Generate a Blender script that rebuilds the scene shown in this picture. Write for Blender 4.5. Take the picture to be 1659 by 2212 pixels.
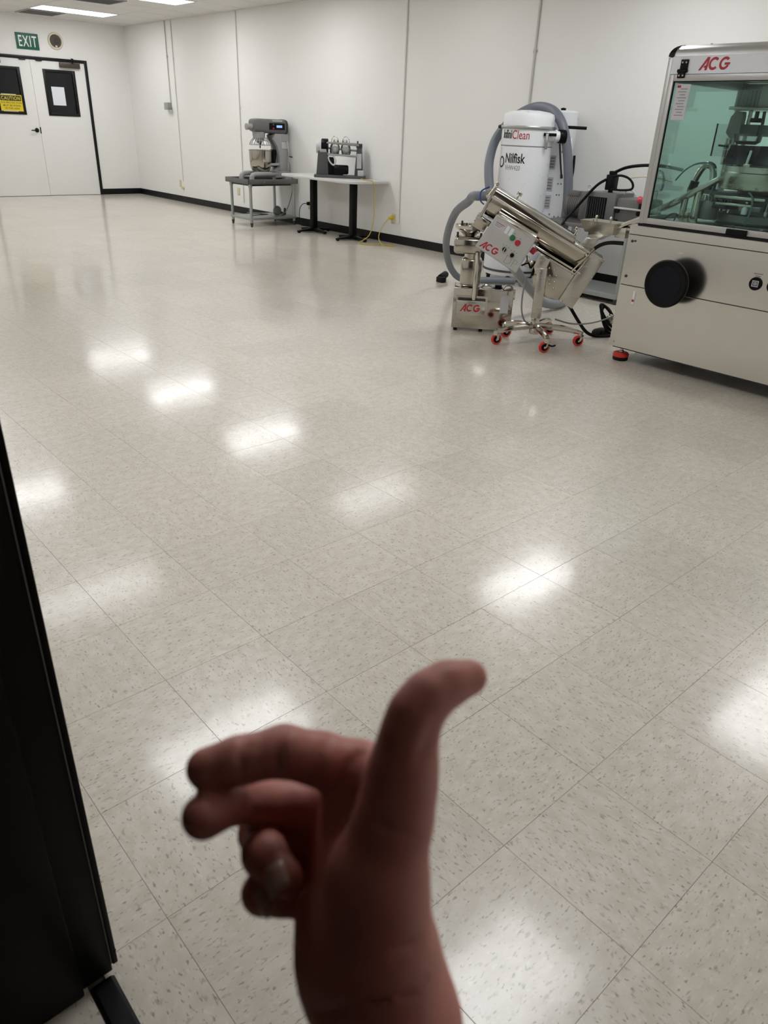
import bpy, bmesh, math, random
import numpy as np
from mathutils import Vector, Matrix
for o in list(bpy.data.objects): bpy.data.objects.remove(o)
random.seed(7)
S = bpy.context.scene
COL = S.collection
PI = math.pi

# ---------------------------------------------------------------- camera
CAM = Vector((-0.9145, -0.5776, 1.3257))
YAW, PITCH, ROLL, FPX = 0.743856, 0.482928, 0.042659, 1584.08
fw = Vector((math.sin(YAW)*math.cos(PITCH), math.cos(YAW)*math.cos(PITCH), -math.sin(PITCH)))
rt0 = Vector((math.cos(YAW), -math.sin(YAW), 0)); up0 = rt0.cross(fw)
rt = rt0*math.cos(ROLL) + up0*math.sin(ROLL); up = up0*math.cos(ROLL) - rt0*math.sin(ROLL)
cd = bpy.data.cameras.new('camera'); cam = bpy.data.objects.new('camera', cd); COL.objects.link(cam)
cam.matrix_world = Matrix(((rt.x, up.x, -fw.x, CAM.x), (rt.y, up.y, -fw.y, CAM.y), (rt.z, up.z, -fw.z, CAM.z), (0, 0, 0, 1)))
cd.sensor_fit = 'VERTICAL'; cd.sensor_height = 36; cd.sensor_width = 27
cd.lens = FPX/2212*36
cd.clip_start = 0.02; cd.clip_end = 60
cd.dof.use_dof = True; cd.dof.focus_distance = 4.6; cd.dof.aperture_fstop = 9.5
S.camera = cam

# ---------------------------------------------------------------- world, exposure
w = bpy.data.worlds.new('world'); S.world = w; w.use_nodes = True
w.node_tree.nodes['Background'].inputs[0].default_value = (0.02, 0.02, 0.022, 1)
w.node_tree.nodes['Background'].inputs[1].default_value = 0.3
S.view_settings.view_transform = 'Standard'; S.view_settings.look = 'None'
S.view_settings.gamma = 1; S.view_settings.use_curve_mapping = False
S.view_settings.exposure = 0.0
LAMP = 12.9          # radiance of a lit troffer diffuser

# ---------------------------------------------------------------- helpers
class MB:
    def __init__(s): s.v = []; s.f = []
    def add(s, v, f):
        n = len(s.v); s.v += [tuple(p) for p in v]; s.f += [tuple(i+n for i in q) for q in f]; return s
    def box(s, c, d, R=None):
        x, y, z = [k/2 for k in d]; c = Vector(c)
        vs = [Vector(p) for p in ((-x,-y,-z),(x,-y,-z),(x,y,-z),(-x,y,-z),(-x,-y,z),(x,-y,z),(x,y,z),(-x,y,z))]
        if R is not None: vs = [R @ p for p in vs]
        return s.add([c+p for p in vs], [(3,2,1,0),(4,5,6,7),(0,1,5,4),(1,2,6,5),(2,3,7,6),(3,0,4,7)])
    def bb(s, x0, x1, y0, y1, z0, z1): return s.box(((x0+x1)/2,(y0+y1)/2,(z0+z1)/2), (abs(x1-x0),abs(y1-y0),abs(z1-z0)))
    def rings(s, rs, cap0=True, cap1=True, closed=False):
        n = len(rs[0]); b = len(s.v)
        for r in rs: s.v += [tuple(p) for p in r]
        m = len(rs)
        for i in range(m if closed else m-1):
            a = b+i*n; c = b+((i+1) % m)*n
            for k in range(n): s.f.append((a+k, a+(k+1) % n, c+(k+1) % n, c+k))
        if not closed:
            if cap0: s.f.append(tuple(b+k for k in reversed(range(n))))
            if cap1: s.f.append(tuple(b+(m-1)*n+k for k in range(n)))
        return s
    def tube(s, pts, r, n=10, spline=True, closed=False, sub=6, flat=1.0):
        P = [Vector(p) for p in pts]
        if spline and len(P) > 2: P = catmull(P, sub, closed)
        m = len(P); rr = r if callable(r) else (lambda t: r)
        T = []
        for i in range(m):
            if closed: t = P[(i+1) % m]-P[i-1]
            else: t = P[min(i+1, m-1)]-P[max(i-1, 0)]
            T.append(t.normalized())
        a = Vector((0,0,1)) if abs(T[0].z) < 0.9 else Vector((1,0,0))
        N = (a - T[0]*a.dot(T[0])).normalized(); rs = []
        for i in range(m):
            N = (N - T[i]*N.dot(T[i])).normalized(); B = T[i].cross(N); q = rr(i/(m-1))
            rs.append([P[i]+N*(math.cos(2*PI*k/n)*q)+B*(math.sin(2*PI*k/n)*q*flat) for k in range(n)])
        return s.rings(rs, closed=closed)
    def cyl(s, p0, p1, r0, r1=None, n=20):
        r1 = r0 if r1 is None else r1
        p0 = Vector(p0); p1 = Vector(p1); t = (p1-p0).normalized()
        a = Vector((0,0,1)) if abs(t.z) < 0.9 else Vector((1,0,0))
        N = (a-t*a.dot(t)).normalized(); B = t.cross(N)
        return s.rings([[p+N*(math.cos(2*PI*k/n)*r)+B*(math.sin(2*PI*k/n)*r) for k in range(n)] for p, r in ((p0, r0), (p1, r1))])
    def lathe(s, prof, c=(0,0,0), n=28, M=None, a0=0, sx=1, sy=1):
        rs = []
        for r, z in prof:
            ring = [Vector((math.cos(a0+2*PI*k/n)*r*sx, math.sin(a0+2*PI*k/n)*r*sy, z)) for k in range(n)]
            if M is not None: ring = [M @ p for p in ring]
            rs.append([Vector(c)+p for p in ring])
        return s.rings(rs)
    def prism(s, poly, h, M):          # polygon in local xy extruded 0..h along local z, M maps to space
        n = len(poly)
        b = [M @ Vector((x, y, 0)) for x, y in poly]; t = [M @ Vector((x, y, h)) for x, y in poly]
        return s.add(b+t, [tuple(reversed(range(n))), tuple(range(n, 2*n))]+[(k, (k+1) % n, n+(k+1) % n, n+k) for k in range(n)])
    def sphere(s, c, r, n=14, m=8, sc=(1,1,1)):
        prof = [(max(1e-4, math.sin(PI*i/m)*r), -math.cos(PI*i/m)*r) for i in range(m+1)]
        b = len(s.v); s.lathe(prof, (0,0,0), n)
        for i in range(b, len(s.v)):
            p = s.v[i]; s.v[i] = (c[0]+p[0]*sc[0], c[1]+p[1]*sc[1], c[2]+p[2]*sc[2])
        return s
    def xf(s, M):
        s.v = [tuple(M @ Vector(p)) for p in s.v]; return s

def catmull(P, sub, closed=False):
    out = []; m = len(P); rng = range(m) if closed else range(m-1)
    for i in rng:
        if closed: a, b, c, d = P[i-1], P[i], P[(i+1) % m], P[(i+2) % m]
        else: a, b, c, d = P[max(i-1,0)], P[i], P[i+1], P[min(i+2,m-1)]
        for k in range(sub):
            t = k/sub
            out.append(0.5*((2*b)+(c-a)*t+(2*a-5*b+4*c-d)*t*t+(3*b-a-3*c+d)*t**3))
    if not closed: out.append(P[-1])
    return out

def mesh_from(name, mb, mat, bevel=0, seg=2, ang=35, fix=True):
    me = bpy.data.meshes.new(name); me.from_pydata(mb.v, [], mb.f)
    bm = bmesh.new(); bm.from_mesh(me)
    if fix: bmesh.ops.recalc_face_normals(bm, faces=bm.faces)
    if bevel:
        es = [e for e in bm.edges if len(e.link_faces) == 2 and e.calc_face_angle(0) > math.radians(30)]
        if es: bmesh.ops.bevel(bm, geom=es, offset=bevel, segments=seg, affect='EDGES', profile=0.5, clamp_overlap=True)
    bm.to_mesh(me); bm.free()
    for p in me.polygons: p.use_smooth = True
    me.set_sharp_from_angle(angle=math.radians(ang))
    me.materials.append(mat); return me

def obj(name, mb, mat, parent=None, world=False, bevel=0, seg=2, ang=35, loc=None):
    if world and parent is not None:
        L = parent.location; Mi = Matrix.Rotation(-parent.rotation_euler.z, 4, 'Z') @ Matrix.Translation(-L)
        mb.xf(Mi)
    me = mesh_from(name, mb, mat, bevel, seg, ang)
    o = bpy.data.objects.new(name, me); COL.objects.link(o)
    if parent is not None: o.parent = parent
    if loc is not None: o.location = loc
    return o

def sub(name, mb, mat, part, **k):      # a sub-part: sits under a part that has no transform of its own
    o = obj(name, mb, mat, None, **k); o.parent = part; return o

def tag(o, label=None, cat=None, group=None, kind=None):
    if label: o['label'] = label
    if cat: o['category'] = cat
    if group: o['group'] = group
    if kind: o['kind'] = kind
    return o

def thing(name, label, cat, loc=(0,0,0), rotz=0, group=None, kind=None):
    o = bpy.data.objects.new(name, None); COL.objects.link(o)
    o.empty_display_size = 0.1; o.location = loc; o.rotation_euler = (0, 0, rotz)
    return tag(o, label, cat, group, kind)

def single(name, mb, mat, label, cat, loc=(0,0,0), group=None, kind=None, **k):   # one-mesh thing given in world coordinates, origin at loc
    mb.xf(Matrix.Translation(-Vector(loc)))
    o = obj(name, mb, mat, None, **k); o.location = loc
    return tag(o, label, cat, group, kind)

def text_mb(body, size, depth=0.0006, bold=0.0, align='LEFT', space=1.0, shear=0):
    cu = bpy.data.curves.new('lettering', 'FONT'); cu.body = body; cu.size = size; cu.extrude = depth/2
    cu.offset = bold; cu.align_x = align; cu.space_character = space; cu.shear = shear; cu.resolution_u = 3
    o = bpy.data.objects.new('lettering', cu); COL.objects.link(o)
    dg = bpy.context.evaluated_depsgraph_get(); dg.update()
    me = bpy.data.meshes.new_from_object(o.evaluated_get(dg))
    mb = MB(); mb.v = [tuple(v.co) for v in me.vertices]; mb.f = [tuple(p.vertices) for p in me.polygons]
    bpy.data.objects.remove(o); bpy.data.curves.remove(cu); bpy.data.meshes.remove(me)
    return mb

def fit_text(body, width, height, **k):
    mb = text_mb(body, 1.0, **k); a = np.array(mb.v)
    lo, hi = a.min(0), a.max(0)
    mb.v = [((p[0]-lo[0])/(hi[0]-lo[0])*width, (p[1]-lo[1])/(hi[1]-lo[1])*height, p[2]) for p in mb.v]
    return mb

def wall_text(mb, o, ex, ez, off=0.0008):   # map text x,y,z onto a plane: origin o, x axis ex, y axis ez
    ex = Vector(ex).normalized(); ez = Vector(ez).normalized(); n = ex.cross(ez); o = Vector(o)
    mb.v = [tuple(o+ex*p[0]+ez*p[1]+n*(p[2]+off)) for p in mb.v]; return mb

def logo_mb(h, depth=0.0008):
    mb = MB(); I = Matrix.Identity(4); sh = 0.12
    def poly(ps): mb.prism([((x+sh*y)*h, y*h) for x, y in ps], depth, I)
    poly([(0,0),(.21,0),(.80,1),(.56,1)])
    poly([(.57,0),(.79,0),(.80,1),(.64,.76)])
    poly([(.40,.20),(.64,.20),(.645,.36),(.50,.36)])
    def arc(cx, a0, a1, n=18, ro=.5, ri=.30, rx=.92):
        for k in range(n):
            p, q = [math.radians(a0+(a1-a0)*t/n) for t in (k, k+1)]
            poly([(cx+rx*ri*math.cos(p), .5+ri*math.sin(p)), (cx+rx*ro*math.cos(p), .5+ro*math.sin(p)), (cx+rx*ro*math.cos(q), .5+ro*math.sin(q)), (cx+rx*ri*math.cos(q), .5+ri*math.sin(q))])
    arc(1.30, 42, 318)
    arc(2.26, 42, 340)
    poly([(2.28,.38),(2.75,.38),(2.75,.56),(2.28,.56)])
    return mb

# ---------------------------------------------------------------- materials
def nt(name):
    m = bpy.data.materials.new(name); m.use_nodes = True; t = m.node_tree
    return m, t, t.nodes['Principled BSDF']
def N(t, kind, **k):
    n = t.nodes.new(kind)
    for a, b in k.items():
        if a in n.inputs: n.inputs[a].default_value = b
        else: setattr(n, a, b)
    return n
def mat(name, col, rough=0.5, metal=0.0, var=0.06, scale=18.0, rvar=0.08, bump=0.0, spec=0.5, stretch=None, coat=0, emit=None):
    m, t, b = nt(name)
    b.inputs['Metallic'].default_value = metal; b.inputs['Specular IOR Level'].default_value = spec
    b.inputs['Coat Weight'].default_value = coat
    tc = N(t, 'ShaderNodeTexCoord'); mp = N(t, 'ShaderNodeMapping')
    if stretch: mp.inputs['Scale'].default_value = stretch
    t.links.new(tc.outputs['Object'], mp.inputs[0])
    no = N(t, 'ShaderNodeTexNoise', Scale=scale, Detail=4.0); t.links.new(mp.outputs[0], no.inputs['Vector'])
    r = N(t, 'ShaderNodeMapRange'); r.inputs['To Min'].default_value = 1-var; r.inputs['To Max'].default_value = 1+var
    t.links.new(no.outputs['Fac'], r.inputs[0])
    mx = N(t, 'ShaderNodeVectorMath', operation='SCALE'); mx.inputs[0].default_value = col[:3]
    t.links.new(r.outputs[0], mx.inputs['Scale']); t.links.new(mx.outputs[0], b.inputs['Base Color'])
    r2 = N(t, 'ShaderNodeMapRange'); r2.inputs['To Min'].default_value = max(0.02, rough-rvar); r2.inputs['To Max'].default_value = min(1, rough+rvar)
    t.links.new(no.outputs['Fac'], r2.inputs[0]); t.links.new(r2.outputs[0], b.inputs['Roughness'])
    if bump:
        bp = N(t, 'ShaderNodeBump', Strength=bump, Distance=0.002); t.links.new(no.outputs['Fac'], bp.inputs['Height']); t.links.new(bp.outputs[0], b.inputs['Normal'])
    if emit:
        b.inputs['Emission Color'].default_value = (*emit[0], 1); b.inputs['Emission Strength'].default_value = emit[1]
    return m
def glass(name, tint, gloss=1.0, base=0.0):
    m = bpy.data.materials.new(name); m.use_nodes = True; t = m.node_tree; t.nodes.clear()
    out = N(t, 'ShaderNodeOutputMaterial'); tr = N(t, 'ShaderNodeBsdfTransparent'); tr.inputs[0].default_value = (*tint, 1)
    gl = N(t, 'ShaderNodeBsdfGlossy', Roughness=0.02); fr = N(t, 'ShaderNodeFresnel', IOR=1.45)
    mu = N(t, 'ShaderNodeMath', operation='MULTIPLY_ADD'); mu.inputs[1].default_value = gloss; mu.inputs[2].default_value = base
    mx = N(t, 'ShaderNodeMixShader')
    t.links.new(fr.outputs[0], mu.inputs[0]); t.links.new(mu.outputs[0], mx.inputs[0])
    t.links.new(tr.outputs[0], mx.inputs[1]); t.links.new(gl.outputs[0], mx.inputs[2]); t.links.new(mx.outputs[0], out.inputs[0])
    return m

M = {}
M['wall'] = mat('wall_paint', (.81,.80,.775), .6, var=.015, scale=3, bump=.05)
M['ceil'] = mat('ceiling_tile', (.74,.725,.70), .9, var=.05, scale=90, bump=.3)
M['tbar'] = mat('ceiling_tbar', (.70,.69,.66), .5)
M['troffer'] = mat('troffer_frame', (.85,.85,.83), .4)
M['base'] = mat('black_vinyl', (.004,.004,.0045), .4, spec=.25)
M['doorwhite'] = mat('door_paint', (.79,.78,.76), .45, var=.015, scale=4)
M['blackframe'] = mat('black_frame_paint', (.005,.005,.0045), .4, spec=.3)
M['brownframe'] = mat('dark_brown_frame_paint', (.0045,.0032,.0026), .45, var=.2, scale=9, bump=.1, spec=.08)
M['threshold'] = mat('black_threshold', (.003,.0035,.005), .4, spec=.3)
M['slab'] = mat('floor_adhesive', (.13,.115,.095), .9)
M['steel'] = mat('brushed_steel', (.52,.50,.45), .26, 1, var=.07, scale=5, rvar=.06, stretch=(1,1,14))
M['steelbody'] = mat('brushed_steel_sheet', (.62,.60,.56), .21, 1, var=.05, scale=2.2, rvar=.05)
M['chrome'] = mat('polished_steel', (.60,.57,.51), .10, 1, var=.05, scale=9, rvar=.05)
M['chromew'] = mat('wavy_polished_steel', (.48,.445,.39), .11, 1, var=.08, scale=6, rvar=.05, bump=.12)
M['galv'] = mat('galvanised_steel', (.40,.42,.41), .38, .8, var=.12, scale=22)
M['toppan'] = mat('dull_steel_pan', (.20,.197,.193), .42, .8, var=.1, scale=10)
M['alu'] = mat('anodised_aluminium', (.46,.45,.44), .38, .6, var=.03)
M['white'] = mat('white_enamel', (.84,.85,.88), .28, var=.006, rvar=.02)
M['whitepanel'] = mat('white_panel', (.76,.77,.82), .3, var=.008, rvar=.02)
M['greyenamel'] = mat('grey_enamel', (.13,.13,.13), .38, var=.05)
M['midgrey'] = mat('mid_grey_enamel', (.33,.325,.32), .4, var=.05)
M['darkgrey'] = mat('dark_grey_enamel', (.028,.028,.030), .38, var=.08)
M['pumpgrey'] = mat('pump_grey_paint', (.13,.125,.12), .45, var=.06)
M['black'] = mat('black_plastic', (.003,.003,.0035), .4, var=.1, spec=.15)
M['rubber'] = mat('black_rubber', (.004,.004,.004), .6, var=.1, spec=.3)
M['navy'] = mat('navy_black_plastic', (.0025,.003,.008), .3, var=.1, spec=.2)
M['hose'] = mat('blue_grey_hose', (.155,.17,.20), .42, var=.06, scale=40)
M['hose2'] = mat('pale_grey_hose', (.27,.28,.31), .42, var=.06, scale=40)
M['red'] = mat('red_print', (.42,.012,.025), .4, var=.04)
M['redpad'] = mat('red_polyurethane', (.62,.035,.02), .4, var=.08)
M['redbutton'] = mat('red_button', (.50,.012,.03), .35)
M['greenbutton'] = mat('green_button', (.01,.16,.05), .35)
M['ink'] = mat('black_print', (.015,.015,.017), .5)
M['greyink'] = mat('grey_print', (.22,.22,.23), .5)
M['exitgreen'] = mat('exit_green', (.008,.10,.062), .4)
M['signwhite'] = mat('sign_white', (.82,.84,.82), .4)
M['yellow'] = mat('caution_yellow', (.72,.56,.015), .45)
M['paper'] = mat('paper', (.72,.75,.80), .7, var=.01)
M['plate'] = mat('pale_plate', (.55,.54,.56), .5)
M['cream'] = mat('cream_plastic', (.62,.54,.36), .5)
M['ivory'] = mat('ivory_plastic', (.68,.62,.46), .5)
M['cone'] = mat('brown_speaker_mesh', (.06,.045,.04), .5, var=.5, scale=60)
M['conduit'] = mat('painted_conduit', (.76,.75,.725), .5)
M['greybox'] = mat('grey_steel_box', (.33,.335,.34), .45)
M['laminate'] = mat('grey_laminate', (.60,.59,.57), .35, var=.03)
M['cordyellow'] = mat('yellow_cord', (.55,.42,.08), .45)
M['cordgrey'] = mat('grey_cord', (.22,.22,.21), .5)
M['bronze'] = mat('bronze_closer', (.055,.035,.026), .4)
M['darkpane'] = mat('dark_window_pane', (.006,.0065,.008), .12, var=.2, scale=4, spec=.35)
M['screen'] = mat('lit_display', (.1,.15,.3), .3, emit=((.35,.5,1.0), .9))
M['pink'] = mat('pink_red_lens', (.55,.07,.10), .25)
M['glassgreen'] = glass('green_tinted_acrylic', (.82,.93,.90), .6)
M['clear'] = glass('clear_plastic', (.93,.94,.94), 1.3, .06)
M['clearwire'] = mat('clear_guard', (.55,.56,.56), .2, .6)
M['teal'] = mat('teal_tube', (.10,.22,.24), .3)

def lamp_mat(name, strength):
    m, t, b = nt(name)
    b.inputs['Base Color'].default_value = (.8,.8,.8,1)
    no = N(t, 'ShaderNodeTexNoise', Scale=6.0); r = N(t, 'ShaderNodeMapRange'); r.inputs['To Min'].default_value = strength*.95; r.inputs['To Max'].default_value = strength*1.05
    t.links.new(no.outputs['Fac'], r.inputs[0]); t.links.new(r.outputs[0], b.inputs['Emission Strength'])
    b.inputs['Emission Color'].default_value = (.965, .985, 1.0, 1)
    return m
M['lamp'] = lamp_mat('lit_diffuser', LAMP); M['lampdim'] = lamp_mat('dim_diffuser', LAMP*.45)

def tile_mat(name, along_y):
    m, t, b = nt(name)
    g = N(t, 'ShaderNodeNewGeometry'); oi = N(t, 'ShaderNodeObjectInfo')
    at = N(t, 'ShaderNodeAttribute'); at.attribute_name = 'tone'
    def noise(sx, sy, scale, det=2.0, rough=.5):
        mp = N(t, 'ShaderNodeMapping'); mp.inputs['Scale'].default_value = (sx, sy, 1) if not along_y else (sy, sx, 1)
        t.links.new(g.outputs['Position'], mp.inputs[0])
        n = N(t, 'ShaderNodeTexNoise', Scale=scale, Detail=det, Roughness=rough); t.links.new(mp.outputs[0], n.inputs['Vector']); return n
    def rng(src, a, c, lo, hi):
        r = N(t, 'ShaderNodeMapRange'); r.inputs['From Min'].default_value = a; r.inputs['From Max'].default_value = c
        r.inputs['To Min'].default_value = lo; r.inputs['To Max'].default_value = hi; t.links.new(src, r.inputs[0]); return r.outputs[0]
    def mix(fac, a, bcol):
        x = N(t, 'ShaderNodeMix', data_type='RGBA')
        if isinstance(fac, float): x.inputs[0].default_value = fac
        else: t.links.new(fac, x.inputs[0])
        for s_, v_ in ((6, a), (7, bcol)):
            if isinstance(v_, tuple): x.inputs[s_].default_value = (*v_, 1)
            else: t.links.new(v_, x.inputs[s_])
        return x.outputs[2]
    base = mix(rng(noise(.6, 1, 34, 3).outputs[0], .35, .65, 0, 1), (.575,.522,.44), (.65,.60,.525))
    n1 = noise(.42, 1, 165, 1.5).outputs[0]
    c = mix(rng(n1, .625, .70, 0, .72), base, (.23,.185,.14))
    n2 = noise(.5, 1, 95, 1.0).outputs[0]
    c = mix(rng(n2, .63, .72, 0, .55), c, (.30,.25,.19))
    n3 = noise(.5, 1, 120, 1.0).outputs[0]
    c = mix(rng(n3, .28, .38, .5, 0), c, (.72,.69,.62))
    big = N(t, 'ShaderNodeTexNoise', Scale=.8, Detail=3.0); t.links.new(g.outputs['Position'], big.inputs['Vector'])
    tone = N(t, 'ShaderNodeMath', operation='ADD'); t.links.new(at.outputs['Fac'], tone.inputs[0])
    t.links.new(rng(big.outputs[0], .3, .7, -.04, .04), tone.inputs[1])
    sc = N(t, 'ShaderNodeVectorMath', operation='SCALE'); t.links.new(c, sc.inputs[0]); t.links.new(tone.outputs[0], sc.inputs['Scale'])
    t.links.new(sc.outputs[0], b.inputs['Base Color'])
    wear = N(t, 'ShaderNodeTexNoise', Scale=3.2, Detail=6.0, Roughness=.65); t.links.new(g.outputs['Position'], wear.inputs['Vector'])
    t.links.new(rng(wear.outputs[0], .2, .9, .26, .38), b.inputs['Roughness'])
    b.inputs['Specular IOR Level'].default_value = .5; b.inputs['Coat Weight'].default_value = .55; b.inputs['Coat IOR'].default_value = 1.5
    t.links.new(rng(wear.outputs[0], .25, .9, .08, .17), b.inputs['Coat Roughness'])
    wv = N(t, 'ShaderNodeTexNoise', Scale=9.0, Detail=3.0); t.links.new(g.outputs['Position'], wv.inputs['Vector'])
    bp = N(t, 'ShaderNodeBump', Strength=.07, Distance=.004); t.links.new(wv.outputs[0], bp.inputs['Height'])
    fine = N(t, 'ShaderNodeBump', Strength=.05, Distance=.0006); t.links.new(n1, fine.inputs['Height']); t.links.new(bp.outputs[0], fine.inputs['Normal'])
    t.links.new(fine.outputs[0], b.inputs['Normal']); sm = N(t, 'ShaderNodeTexNoise', Scale=38.0, Detail=2.0); t.links.new(g.outputs['Position'], sm.inputs['Vector'])
    b2 = N(t, 'ShaderNodeBump', Strength=.05, Distance=.002); t.links.new(sm.outputs[0], b2.inputs['Height']); t.links.new(bp.outputs[0], b2.inputs['Normal']); t.links.new(b2.outputs[0], b.inputs['Coat Normal'])
    return m
M['tile_x'] = tile_mat('vinyl_tile_grain_across', False); M['tile_y'] = tile_mat('vinyl_tile_grain_along', True)

# ---------------------------------------------------------------- room constants (metres)
XW, YB, H = 5.88, 14.2, 2.74       # far long wall, end wall, ceiling
XL0, XL1 = -0.862, -0.742          # near wall thickness (the doorway we stand in)
YF = -1.5                          # end wall behind
T = 0.3048
JY0, JY1 = -0.665, 0.262           # clear doorway between jamb faces

# ---------------------------------------------------------------- floor of separate tiles
floor = single('floor', MB().bb(-2.9, XW+.1, YF-.1, YB+.1, -.12, -.0032), M['slab'], 'glossy beige speckled vinyl tile floor of the large room', 'floor', kind='structure')
def tile_mesh(name, m, tone, seedk):
    h = T/2-.00028; b = .0004; z = 0.0
    mb = MB(); mb.rings([[(-h,-h,-.0032),(h,-h,-.0032),(h,h,-.0032),(-h,h,-.0032)],[(-h,-h,-.0004),(h,-h,-.0004),(h,h,-.0004),(-h,h,-.0004)],[(-h+b,-h+b,z),(h-b,-h+b,z),(h-b,h-b,z),(-h+b,h-b,z)]], cap0=False)
    me = mesh_from(name, mb, m, ang=3)
    a = me.attributes.new('tone', 'FLOAT', 'POINT')
    for d in a.data: d.value = tone
    return me, mb
tones = [.945,.97,.985,1.0,1.01,1.03]
TM = {}
for p in (0, 1):
    for k, tn in enumerate(tones): TM[p, k] = tile_mesh('tile', M['tile_y' if p else 'tile_x'], tn, k)[0]
def in_view(x, y):
    d = Vector((x, y, 0))-CAM; z = d.dot(fw)
    if z < .1: return None
    px = 829.5+FPX*d.dot(rt)/z; py = 1106-FPX*d.dot(up)/z
    return z if -150 < px < 1810 and -50 < py < 2380 else None
cells = []
for ix in range(-3, 20):
    for iy in range(-15, 47):
        x0, x1, y0, y1 = max(ix*T, XL1), min((ix+1)*T, XW), max(iy*T, YF), min((iy+1)*T, YB)
        if x1-x0 < .01 or y1-y0 < .01: continue
        cx, cy = (ix+.5)*T, (iy+.5)*T
        hidden = (3.5 < cx and cy < 1.7) or (cy < .45 and cx < -.6 and False)
        z = in_view(cx, cy)
        full = x1-x0 > T-.001 and y1-y0 > T-.001
        cells.append((z if (z and full and not hidden) else 999, ix, iy, (x0, x1, y0, y1)))
cells.sort(key=lambda c: c[0])
rest = {0: MB(), 1: MB()}; resttone = {0: [], 1: []}
for i, (z, ix, iy, (x0, x1, y0, y1)) in enumerate(cells):
    p = (ix+iy) % 2; k = random.choice([0,1,1,2,2,3,3,3,4,4,5])
    tx, ty = random.gauss(0, .0006), random.gauss(0, .0006)
    if i < 300 and z < 999:
        o = bpy.data.objects.new('tile', TM[p, k]); COL.objects.link(o); o.parent = floor
        o.location = ((ix+.5)*T, (iy+.5)*T, 0); o.rotation_euler = (tx, ty, 0)
    else:
        g = .00035; mb = rest[p]; n0 = len(mb.v)
        cx, cy = (x0+x1)/2, (y0+y1)/2
        zz = lambda x, y, d: d+(y-cy)*tx-(x-cx)*ty
        a, c, d, e = x0+g, x1-g, y0+g, y1-g
        mb.rings([[(a,d,-.0032),(c,d,-.0032),(c,e,-.0032),(a,e,-.0032)],[(a,d,zz(a,d,0)),(c,d,zz(c,d,0)),(c,e,zz(c,e,0)),(a,e,zz(a,e,0))]], cap0=False)
        resttone[p] += [tones[k]]*(len(mb.v)-n0)
# hallway side of the threshold
for ix in range(-9, -2):
    for iy in range(-8, 8):
        x0, x1, y0, y1 = ix*T, min((ix+1)*T, XL0+.09), iy*T, (iy+1)*T
        if x1-x0 < .01: continue
        mb = rest[(ix+iy) % 2]; n0 = len(mb.v)
        mb.rings([[(x0+.0004,y0+.0004,-.0032),(x1,y0+.0004,-.0032),(x1,y1,-.0032),(x0+.0004,y1,-.0032)],[(x0+.0004,y0+.0004,0),(x1,y0+.0004,0),(x1,y1,0),(x0+.0004,y1,0)]], cap0=False)
        resttone[(ix+iy) % 2] += [1.0]*(len(mb.v)-n0)
for p in (0, 1):
    me = mesh_from('distant_tiles', rest[p], M['tile_y' if p else 'tile_x'], ang=3)
    a = me.attributes.new('tone', 'FLOAT', 'POINT'); a.data.foreach_set('value', resttone[p])
    o = bpy.data.objects.new('distant_tiles', me); COL.objects.link(o); o.parent = floor; o['kind'] = 'stuff'

# ---------------------------------------------------------------- walls
def wall(name, mb, label, m='wall'): return single(name, mb, M[m], label, 'wall', kind='structure')
wall('wall_right', MB().bb(XW, XW+.12, YF, YB+.12, -.003, H), 'long plain off-white wall behind the machines')
OX0, OX1, OZ = 3.215, 5.085, 2.112
wb = MB().bb(XL1-.6, OX0, YB, YB+.12, -.003, H).bb(OX1, XW, YB, YB+.12, -.003, H).bb(OX0, OX1, YB, YB+.12, OZ, H)
wall('wall_back', wb, 'off-white end wall around the black-framed double door')
wall('wall_front', MB().bb(XL0, XW, YF-.12, YF, -.003, H), 'plain off-white end wall behind the viewer')
wl = MB().bb(XL0, XL1, JY1+.02, YB, -.003, H).bb(XL0, XL1, YF, JY0-.02, -.003, H).bb(XL0, XL1, JY0-.02, JY1+.02, 2.15, H)
wall('wall_left', wl, 'off-white near wall with the open doorway in the foreground')
# unlit hallway behind the doorway
hw = MB().bb(-2.75, -2.63, -2.5, 2.5, -.003, 2.5).bb(-2.75, XL0, 2.38, 2.5, -.003, 2.5).bb(-2.75, XL0, -2.5, -2.38, -.003, 2.5).bb(-2.75, XL0, -2.5, 2.5, 2.5, 2.6)
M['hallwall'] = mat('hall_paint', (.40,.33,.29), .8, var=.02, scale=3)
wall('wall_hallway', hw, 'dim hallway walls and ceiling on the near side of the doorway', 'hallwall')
bsr = MB().bb(XW-.006, XW, YF, YB, 0, .098).bb(XW-.010, XW, YF, YB, 0, .012)
single('baseboard_right', bsr, M['base'], 'black rubber cove base along the long wall', 'baseboard', kind='structure', bevel=.001, seg=1)
bsb = MB().bb(OX1+.045, XW-.006, YB-.006, YB, 0, .098).bb(XL1, OX0-.045, YB-.006, YB, 0, .098)
single('baseboard_back', bsb, M['base'], 'black rubber cove base beside the double door', 'baseboard', kind='structure', bevel=.001, seg=1)
bsl = MB().bb(XL1, XL1+.006, JY1+.06, YB, 0, .098).bb(XL1, XL1+.006, YF, JY0-.06, 0, .098)
single('baseboard_left', bsl, M['base'], 'black rubber cove base along the near wall', 'baseboard', kind='structure', bevel=.001, seg=1)

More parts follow.
